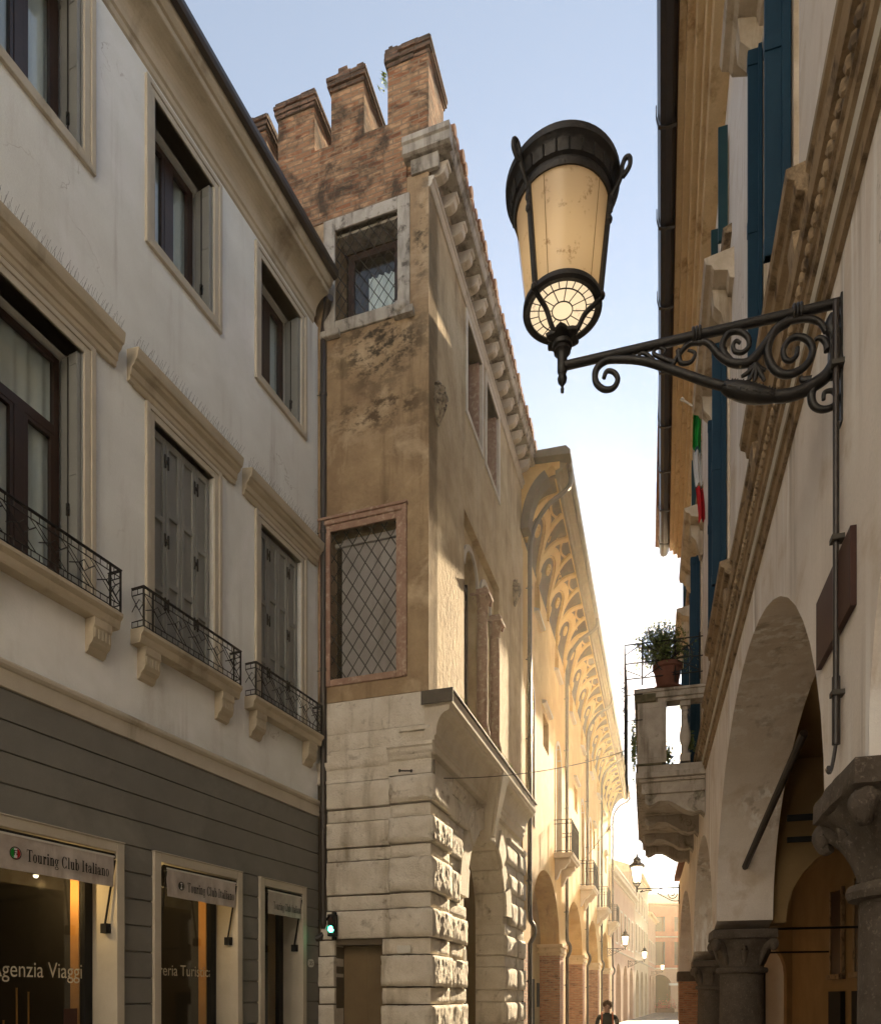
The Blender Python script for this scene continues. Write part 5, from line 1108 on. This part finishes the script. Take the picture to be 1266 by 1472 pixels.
tp(br, path(q5, [(20, 390), (60, 375), (110, 400), (180, 480), (270, 535), (370, 540), (440, 500), (520, 400), (600, 290), (700, 220), (840, 200), (940, 230), (985, 300)]), .009, .014, .019)
tp(br, path(q5, [(700, 222), (600, 290), (548, 400), (550, 500), (600, 590), (690, 625), (790, 590), (860, 520), (885, 435), (850, 365), (780, 338), (710, 360), (665, 430), (672, 500), (718, 520), (762, 480), (770, 420)]), .016, .008)
tp(br, path(q5, [(270, 535), (205, 450), (208, 370), (260, 305), (340, 300), (395, 345), (400, 410), (355, 455), (295, 448), (282, 400), (305, 368), (335, 385)]), .013, .006)
tp(br, path(q5, [(895, 700), (875, 790), (895, 860), (960, 890), (1040, 865), (1070, 800), (1035, 750), (975, 760), (968, 815)]), .015, .007)
tp(br, path(q5, [(870, 670), (810, 665), (795, 640)]), .016, .006); tp(br, path(q5, [(900, 360), (940, 345), (985, 380), (1000, 440)]), .006, .014)
tp(br, path(q2, [(590, 850), (620, 800), (650, 770), (690, 765)]), .008, .011); tp(br, path(q2, [(615, 790), (622, 830), (655, 828), (668, 800), (645, 790)]), .010, .005); tp(br, path(q2, [(600, 830), (560, 815), (535, 800), (548, 782), (572, 790), (565, 808)]), .009, .004); tp(br, path(q2, [(480, 818), (495, 800), (515, 805), (535, 825)]), .005, .009)
for k, (x, y) in enumerate(((345, 640), (395, 670), (440, 680), (520, 670), (530, 590), (400, 570))):
    tp(br, path(q5, [(450, 555), ((450 + x) / 2 + (y - 600) * .1, (570 + y) / 2), (x, y)]), .012, .006)
for x, y in ((768, 168), (5, 300)):
    a, b = q5(x, y)
    for d in (-.017, 0, .017): br.tube([(UL + .032 * cos(t * pi / 6), a + d, zp + .038 * sin(t * pi / 6)) for t in range(12)], .008, 6, True)
for k in range(16):    # leaf ribs on the acanthus sheath
    i = int((k + 1) / 18 * (len(ac) - 1)); c = ac[i]; rr = .018 + .03 * sin(pi * min(1, i / (len(ac) - 1) + .08))
    br.tube([(c[0] - rr * .9, c[1] + .012, c[2] - rr * .3), (c[0] - rr * .5, c[1] - .006, c[2] + rr * .9), (c[0] + rr * .5, c[1] - .01, c[2] + rr * .95), (c[0] + rr * .9, c[1] + .01, c[2] - rr * .2)], .0045, 5)
a, b = q5(1060, 430); br.box(UL - .03, UL + .03, -.0, .06, b - .14, b + .05).box(UL - .03, UL + .03, -.01, .010, b - .40, zp + .03)
br.build('bracket', m_lampiron, lm)
# lamp head
OA = oe; Zg = CZ + (1432 - 447) / 1055 * 4.22; Zt = Zg + .57; RB, RT, RK = .205, .268, .305
hd = MB(R).lathe([(.0, zp - .155), (.009, zp - .15), (.011, zp - .13), (.006, zp - .12), (.013, zp - .105), (.024, zp - .09), (.028, zp - .07), (.020, zp - .05), (.024, zp - .04), (.028, zp - .03), (.028, zp + .05), (.036, zp + .07), (.048, zp + .08), (.044, zp + .10), (.055, zp + .105), (.058, zp + .125), (.050, zp + .135)], UL, OA, 20)
hd.lathe([(.05, zp + .13), (.085, zp + .15), (.09, zp + .165), (.06, zp + .175), (.03, zp + .19), (.0, zp + .2)], UL, OA, 24, flute=lambda a, z: .16 * cos(6 * a))
hub = hd.build('hub', m_lampiron, lm)
arms = []
for k in range(3):
    th = radians(143 + 120 * k)
    am = MB(R); cc, ss = cos(th), sin(th)
    P = lambda r, z: (UL + r * cc, OA + r * ss, z)
    am.tube([P(*p) for p in spline([(.05, zp + .15), (.09, zp + .19), (.13, Zg - .07), (.185, Zg - .035), (.218, Zg - .012)], 6)], .014, 8)
    am.blob(P(.225, Zg), (.02, .02, .024), 8)
    am.tube([P(RB + .012, Zg + .01), P(RT + .004, Zt - .02)], .0165, 8)
    for q in range(3): am.blob(P(RB + .016 + (RT - RB) * (.72 + .1 * q), Zg + .57 * (.72 + .10 * q)), (.019 - .003 * q, .019 - .003 * q, .024), 8)
    am.tube([P(*p) for p in spline([(RT, Zt - .05), (.315, Zt + .02), (.335, Zt + .07), (.338, Zt + .11), (.355, Zt + .145), (.378, Zt + .14), (.38, Zt + .10), (.362, Zt + .07), (.34, Zt + .05)], 6)], .013, 8)
    am.build('strap', m_lampiron, lm)
ring = MB(R).lathe([(RB - .022, Zg - .012), (RB + .006, Zg - .02), (RB + .02, Zg - .008), (RB + .018, Zg + .02), (RB + .004, Zg + .03), (RB - .018, Zg + .02), (RB - .022, Zg - .012)], UL, OA, 48, cap=False)
ring.build('lower_ring', m_lampiron, lm)
cap = MB(R).lathe([(RT - .012, Zt - .03), (RT + .004, Zt - .035), (RT + .012, Zt - .01), (RT + .008, Zt + .01), (RT + .022, Zt + .02), (RT + .028, Zt + .07), (RK + .0, Zt + .085), (RK + .018, Zt + .10), (RK + .02, Zt + .135), (RK + .004, Zt + .155), (RK - .02, Zt + .17), (.26, Zt + .21), (.16, Zt + .27), (.07, Zt + .30), (.05, Zt + .34), (.07, Zt + .38), (.03, Zt + .44), (.0, Zt + .47)], UL, OA, 56, cap=False)
for k in range(26):
    a = 2 * pi * k / 26; cap.tube([(UL + (RT + .022) * cos(a), OA + (RT + .022) * sin(a), Zt + .02), (UL + (RT + .032) * cos(a), OA + (RT + .032) * sin(a), Zt + .075)], .006, 4)
cap.build('cap', m_lampiron, lm)
gl = MB(R).lathe([(RB - .004, Zg + .015), (RT - .004, Zt)], UL, OA, 10, a0=.35, a1=.35 + 2 * pi) if False else MB(R).lathe([(RB - .004, Zg + .015), (RT - .004, Zt)], UL, OA, 56, cap=False)
gl.build('lamp_glass', m_lg, lm)
sm_ = MB(R)
for k in range(5):
    a = radians(20 + 72 * k); sm_.tube([(UL + (RB - .001) * cos(a), OA + (RB - .001) * sin(a), Zg + .02), (UL + (RT - .001) * cos(a), OA + (RT - .001) * sin(a), Zt - .01)], .0018, 4)
sm_.build('glass_seams', m_rin, lm)
bg_ = MB(R); n = 40
bg_.add([(UL, OA, Zg - .002)] + [(UL + (RB - .01) * cos(2 * pi * i / n), OA + (RB - .01) * sin(2 * pi * i / n), Zg - .002) for i in range(n)], [(0, i + 1, (i + 1) % n + 1) for i in range(n)])
bgo = bg_.build('base_glass', m_lgb, lm)
ld = MB(R); zz = Zg - .006
for rr in (.058, .135): ld.tube([(UL + rr * cos(2 * pi * i / 32), OA + rr * sin(2 * pi * i / 32), zz) for i in range(32)], .0035, 5, True)
for k in range(24):
    a = 2 * pi * k / 24; ld.bar((UL + .135 * cos(a), OA + .135 * sin(a), zz), (UL + (RB - .012) * cos(a), OA + (RB - .012) * sin(a), zz), .003)
for k in range(12):
    a = 2 * pi * (k + .5) / 12; ld.bar((UL + .058 * cos(a), OA + .058 * sin(a), zz), (UL + .135 * cos(a), OA + .135 * sin(a), zz), .003)
ld.build('base_leading', m_lampiron, bgo)
MB(R).lathe([(.0, Zg + .10), (.05, Zg + .14), (.062, Zg + .2), (.05, Zg + .27), (.03, Zg + .31), (.03, Zg + .36)], UL, OA, 16).build('bulb', m_bulb, lm)
ll = bpy.data.lights.new('lamp_light', 'POINT'); ll.energy = 0.03; ll.color = (1, .74, .42); ll.shadow_soft_size = .06
lo = bpy.data.objects.new('lamp_light', ll); COL.objects.link(lo); lo.parent = lm; lo.location = (0, R.s * OA, Zg + .45 - 5.0)
cd = thing('conduit', 'black cable conduit running down the wall from the big lamp to the capital', 'conduit', R, 3.9, 0, 2.9)
MB(R).tube([(3.93, .035, zp - .02), (3.93, .035, 3.16)], .0155, 10).lathe([(.02, 3.15), (.02, 3.5)], 3.93, .035, 10).tube(spline([(3.93, .035, 3.16), (3.93, .05, 3.06), (3.90, .07, 3.0), (3.82, .10, 2.99), (3.7, .12, 2.97)]), .010, 6).build('tube', m_pipe, cd)
for z in (5.1, 4.2, 3.4): MB(R).box(3.90, 3.96, 0, .06, z, z + .025).build('clip', m_lead, cd)

# ------------------------------------------------------------------ stone balcony
B0, B1, BO = 13.0, 18.3, 1.12
bl = thing('stone_balcony', 'weathered stone balcony with balusters on scrolled consoles beneath the blue shutters', 'balcony', R, 15.6, 0, 4.9)
MB(R).box(B0 + .06, B1 - .06, .0, BO - .06, 5.38, 5.58).box(B0 + .02, B1 - .02, 0, BO - .02, 5.58, 5.64).box(B0 - .03, B1 + .03, 0, BO + .04, 5.64, 5.74).box(B0, B1, 0, BO, 5.74, 5.86).build('floor_slab', m_bal, bl, bevel=.012)
MB(R).box(B0 - .01, B1, BO - .42, BO + .03, 5.861, 5.90).box(B0 + .1, B1, BO - .3, BO + .035, 5.74, 5.80).build('mossy_edge', m_moss, bl, bevel=.01)
for k, u in enumerate((B0 + .1, B0 + 1.75, B0 + 3.4, B1 - .45)):
    pr_ = [(0, 5.38), (1.0, 5.38), (1.0, 5.24), (.93, 5.18), (.86, 5.20), (.76, 5.26), (.60, 5.25), (.42, 5.14), (.30, 5.06), (.18, 5.03), (.07, 5.06), (0, 4.98)]
    cs_ = MB(R).extu(pr_, u, u + .32)
    for uu in (u - .008, u + .328): cs_.tube([(uu, *p) for p in spiral(.2, 5.20, .10, .015, -1.2, 1.7)], .012, 6)
    cs_.build('console', m_bal, bl, bevel=.012)
def baluster(u, o):
    return MB(R).box(u - .085, u + .085, o - .085, o + .085, 5.90, 6.04).lathe([(.06, 6.04), (.065, 6.08), (.045, 6.12), (.05, 6.16), (.085, 6.26), (.095, 6.36), (.08, 6.46), (.048, 6.60), (.042, 6.72), (.06, 6.76), (.045, 6.80), (.065, 6.86)], u, o, 16).box(u - .085, u + .085, o - .085, o + .085, 6.86, 6.95).build('baluster', m_bal, bl, bevel=.006)
baluster(B0 + .12, .33)
for k in range(9): 
    if k != 4: baluster(B0 + .62 + k * .5, BO - .12)
for (u, o0, o1) in ((B0 + .0, BO - .48, BO), (B0 + 2.42, BO - .24, BO), (B1 - .3, BO - .4, BO)):
    pd = MB(R).box(u, u + .36, o0, o1, 5.90, 6.95)
    if u == B0: pd.box(u - .012, u, o0 + .05, o0 + .07, 5.98, 6.87).box(u - .012, u, o1 - .07, o1 - .05, 5.98, 6.87).box(u - .012, u, o0 + .07, o1 - .07, 6.85, 6.87).box(u - .012, u, o0 + .07, o1 - .07, 5.98, 6.0)
    pd.build('pedestal', m_bal, bl, bevel=.006)
cop = MB(R)
for a, b, c, d in ((B0 - .03, B0 + .30, 0, BO - .301), (B0 - .03, B1 + .03, BO - .30, BO + .04)):
    cop.box(a, b, c, d, 7.02, 7.12); cop.box(a + .03, b - .03, c, d - .03, 6.95, 7.02); cop.box(a - .02, b + .02, c, d + .02, 7.12, 7.17)
cop.build('coping', m_bal, bl, bevel=.008)
MB(R).box(B0 - .055, B0 + .45, BO - .45, BO + .065, 7.171, 7.19).box(B0 - .04, B0 + .3, BO - .3, BO + .05, 6.96, 7.1).build('mossy_corner', m_moss, bl, bevel=.01)
tr = thing('iron_trellis', 'thin iron trellis with hooks standing along the coping of the stone balcony', 'trellis', R, 15, BO, 6)
t = MB(R); O1 = BO + .22
for z in (7.38, 7.65, 7.98):
    t.bar((B0 - .05, O1, z), (B0 - .05, .05, z), .012)
for o in (O1, BO - .08, .5, .1): t.bar((B0 - .05, o, 7.25 if o < 1.1 else 6.0), (B0 - .05, o, 8.05 if o < 1.3 else 7.98), .014 if o != O1 else .011)
t.tube([(B0 - .06, .52 + .30 * cos(i * pi / 12), 7.68 + .27 * sin(i * pi / 12)) for i in range(24)], .011, 5, True)
t.bar((B0 - .06, BO - .1, 7.38), (B0 - .06, .1, 7.95), .010).bar((B0 - .06, .95, 7.9), (B0 - .06, .1, 7.40), .010).bar((B0 - .05, O1, 7.8), (B0 - .05, BO - .08, 7.98), .009).bar((B0 - .05, O1, 7.55), (B0 - .05, BO - .08, 7.40), .009)
for k in range(4):
    u = B0 + k * .6; t.bar((u, O1, 5.9), (u, O1, 7.95), .010)
    t.tube([(u, O1 + .02 + .06 * sin(q * .5), 7.6 + .06 * cos(q * .5) - .06) for q in range(7)], .008, 4)
    if k < 5:
        for zq in (7.2, 6.8, 6.4, 6.1): t.tube([(B0 - .05, O1 + .05 * sin(q * .6), zq + .05 * cos(q * .6)) for q in range(6)], .007, 4)
for z in (5.75, 6.2, 6.65, 7.1, 7.55, 7.95): t.bar((B0 - .05, O1, z), (B0 + 1.8, O1, z), .009)
for z in (6.65, 7.1): t.bar((B0 - .05, O1, z), (B0 - .05, BO - .08, z), .010)
t.build('bars', m_iron, tr)
pot = thing('potted_shrub', 'bushy small-leaved shrub in a terracotta pot on the corner of the stone balcony', 'potted plant', R, B0 + .13, .62, 7.17)
MB(R).lathe([(.20, 7.17), (.25, 7.19), (.26, 7.21), (.17, 7.23), (.18, 7.25), (.22, 7.48), (.225, 7.53), (.25, 7.55), (.25, 7.62), (.23, 7.63), (.21, 7.58)], B0 + .13, .62, 28).build('pot', m_pot, pot)
def leaves(mb, cen, rad, n, sz, shell=.35, flat=1):
    for k in range(n):
        d = Vector((random.gauss(0, 1), random.gauss(0, 1), random.gauss(0, 1))).normalized(); r_ = random.uniform(shell, 1) * (1 + .22 * noise.noise(d * 2.2 + Vector(cen)))
        c = Vector((cen[0] + d.x * rad[0] * r_, cen[1] + d.y * rad[1] * r_, cen[2] + d.z * rad[2] * r_)); a = Vector((random.gauss(0, 1), random.gauss(0, 1), random.gauss(0, 1))).normalized() * sz * random.uniform(.7, 1.3); q = a.cross(Vector((random.gauss(0, 1), random.gauss(0, 1), .5))).normalized() * sz * .38
        mb.add([c - a, c + q, c + a, c - q], [(0, 1, 2, 3)])
lf = MB(R); tg = MB(R)
for k in range(95):
    d = Vector((random.gauss(0, .8), random.gauss(0, 1), abs(random.gauss(.7, .55)))).normalized(); l_0 = random.uniform(.35, .80)
    s0 = Vector((B0 + .13, .62, 7.6)); e = s0 + Vector((d.x * .42, d.y * .58, d.z * .72)) * l_0 / .7 + Vector((0, .08, .02)); m_ = (s0 + e) / 2 + Vector((random.uniform(-.04, .04), random.uniform(-.04, .04), .05))
    tg.tube([tuple(s0), tuple(m_), tuple(e)], [.008, .005, .002], 4)
    for q in range(13):
        f = random.uniform(.4, 1.05); c = s0.lerp(e, f) + Vector((random.gauss(0, .04), random.gauss(0, .04), random.gauss(0, .04))); a = Vector((random.gauss(0, 1), random.gauss(0, 1), random.gauss(.4, 1))).normalized() * .032; qv = a.orthogonal().normalized() * .013
        lf.add([c - a, c + qv, c + a, c - qv], [(0, 1, 2, 3)])
leaves(lf, (B0 + .13, .72, 8.02), (.34, .42, .40), 2600, .030, .1)
lf.build('leaves', m_leaf, pot); tg.build('stems', m_dwood, pot)
iv = thing('ivy', 'trailing ivy growing behind the baluster of the stone balcony', 'ivy', R, B0 + .6, .55, 5.9)
i1 = MB(R); leaves(i1, (B0 + .6, .60, 6.15), (.3, .12, .30), 260, .035, .1); leaves(i1, (B0 + .5, .22, 6.35), (.25, .12, .25), 140, .035, .1); leaves(i1, (B0 + .9, BO + .08, 6.5), (.9, .06, .55), 500, .035, .1)
i1.build('leaves', m_leaf, iv)
# flag
fg = thing('flag', 'hanging green, white and red flag on a pole between the blue shutters', 'flag', R, 11.25, 0, 10.4)
MB(R).tube([(11.25, 0, 10.35), (11.25, .45, 10.75)], .014, 8).blob((11.25, .46, 10.76), (.03, .03, .03), 8).build('pole', m_wstone, fg)
def strip(z0, z1, mt):
    n = 14; m = 10; vs = []
    for j in range(m + 1):
        for i in range(n + 1):
            s_ = i / n; z = z1 + (z0 - z1) * j / m; tt = (10.7 - z) / 1.7
            o = .16 + .13 * s_ * (1 - .3 * tt) + .05 * (1 - tt); vs.append((11.25 + .05 * sin(s_ * 9 + z * 2), o + .02 * sin(z * 4), z - .12 * (1 - s_) * (j == 0)))
    N = len(vs); f = [(j * (n + 1) + i, j * (n + 1) + i + 1, (j + 1) * (n + 1) + i + 1, (j + 1) * (n + 1) + i) for j in range(m) for i in range(n)]
    return MB(R).add(vs + [(a + .003, b, c) for a, b, c in vs], f + [tuple(reversed([x + N for x in q])) for q in f], True).build('cloth', mt, fg)
strip(10.0, 10.65, m_fg); strip(9.45, 10.0, m_fw); strip(8.9, 9.45, m_fr)

# ------------------------------------------------------------------ wires across the street
def wire(p, q, sag, lab, r=.007):
    P0, P3 = Vector(p), Vector(q); n = 24; pts = [tuple(P0.lerp(P3, i / n) - Vector((0, 0, sag * 4 * (i / n) * (1 - i / n)))) for i in range(n + 1)]
    tag(MB(W).tube(pts, r, 5).build('cable', m_lead), lab, 'cable', 'cables strung across the street')
wp = T.pt(.35, .12, 5.10); wq = R.pt(13.0, BO + .2, 6.15)
wire(wp, wq, .12, 'thin cable strung from the stone tower corner to the stone balcony trellis')
wire(A.pt(9, .05, 6.3), R.pt(17.0, BO + .1, 6.5), .1, 'faint farther cable strung from the golden palace to the far part of the stone balcony', .008)
MB(T, SD).bar((.22, .14, 5.10), (.40, .14, 5.12), .012).blob((.22, .14, 5.10), (.02, .02, .025), 6).blob((.40, .14, 5.12), (.02, .02, .025), 6).build('cable_bracket', m_iron, tw)
# a house added behind the camera, unseen, to throw sunlight back into the street
Q = Fr((-16, -9), (1, 0), -1)
sq = thing('added_bounce_house', 'white house added out of view behind the camera to bounce sunlight into the street', 'building', Q, 12, 0, 0)
MB(Q).exto([rect(0, 26, 0, 17)] + [rect(1.5 + 3.2 * k, 2.7 + 3.2 * k, z, z + 2) for k in range(8) for z in (1, 5, 9, 13)], -.4, 0).build('wall', m_white, sq)
MB(Q).box(0, 26, -6, -5.8, 0, 17).box(0, 26, -5.8, .5, 17.01, 17.3).build('roof', m_tile, sq)
# ------------------------------------------------------------------ warm morning haze
hz = MB(W).box(-60, 90, -40, 140, -1, 20.5)
def haze_mat():
    m = bpy.data.materials.new('haze_air'); m.use_nodes = True; n = m.node_tree.nodes; n.clear()
    v = n.new('ShaderNodeVolumePrincipled'); v.inputs['Color'].default_value = (1, .88, .68, 1); v.inputs['Density'].default_value = .0006; v.inputs['Anisotropy'].default_value = .86
    o = n.new('ShaderNodeOutputMaterial'); m.node_tree.links.new(v.outputs[0], o.inputs['Volume']); return m
hzo = hz.build('haze', haze_mat()); hzo['kind'] = 'stuff'
#END
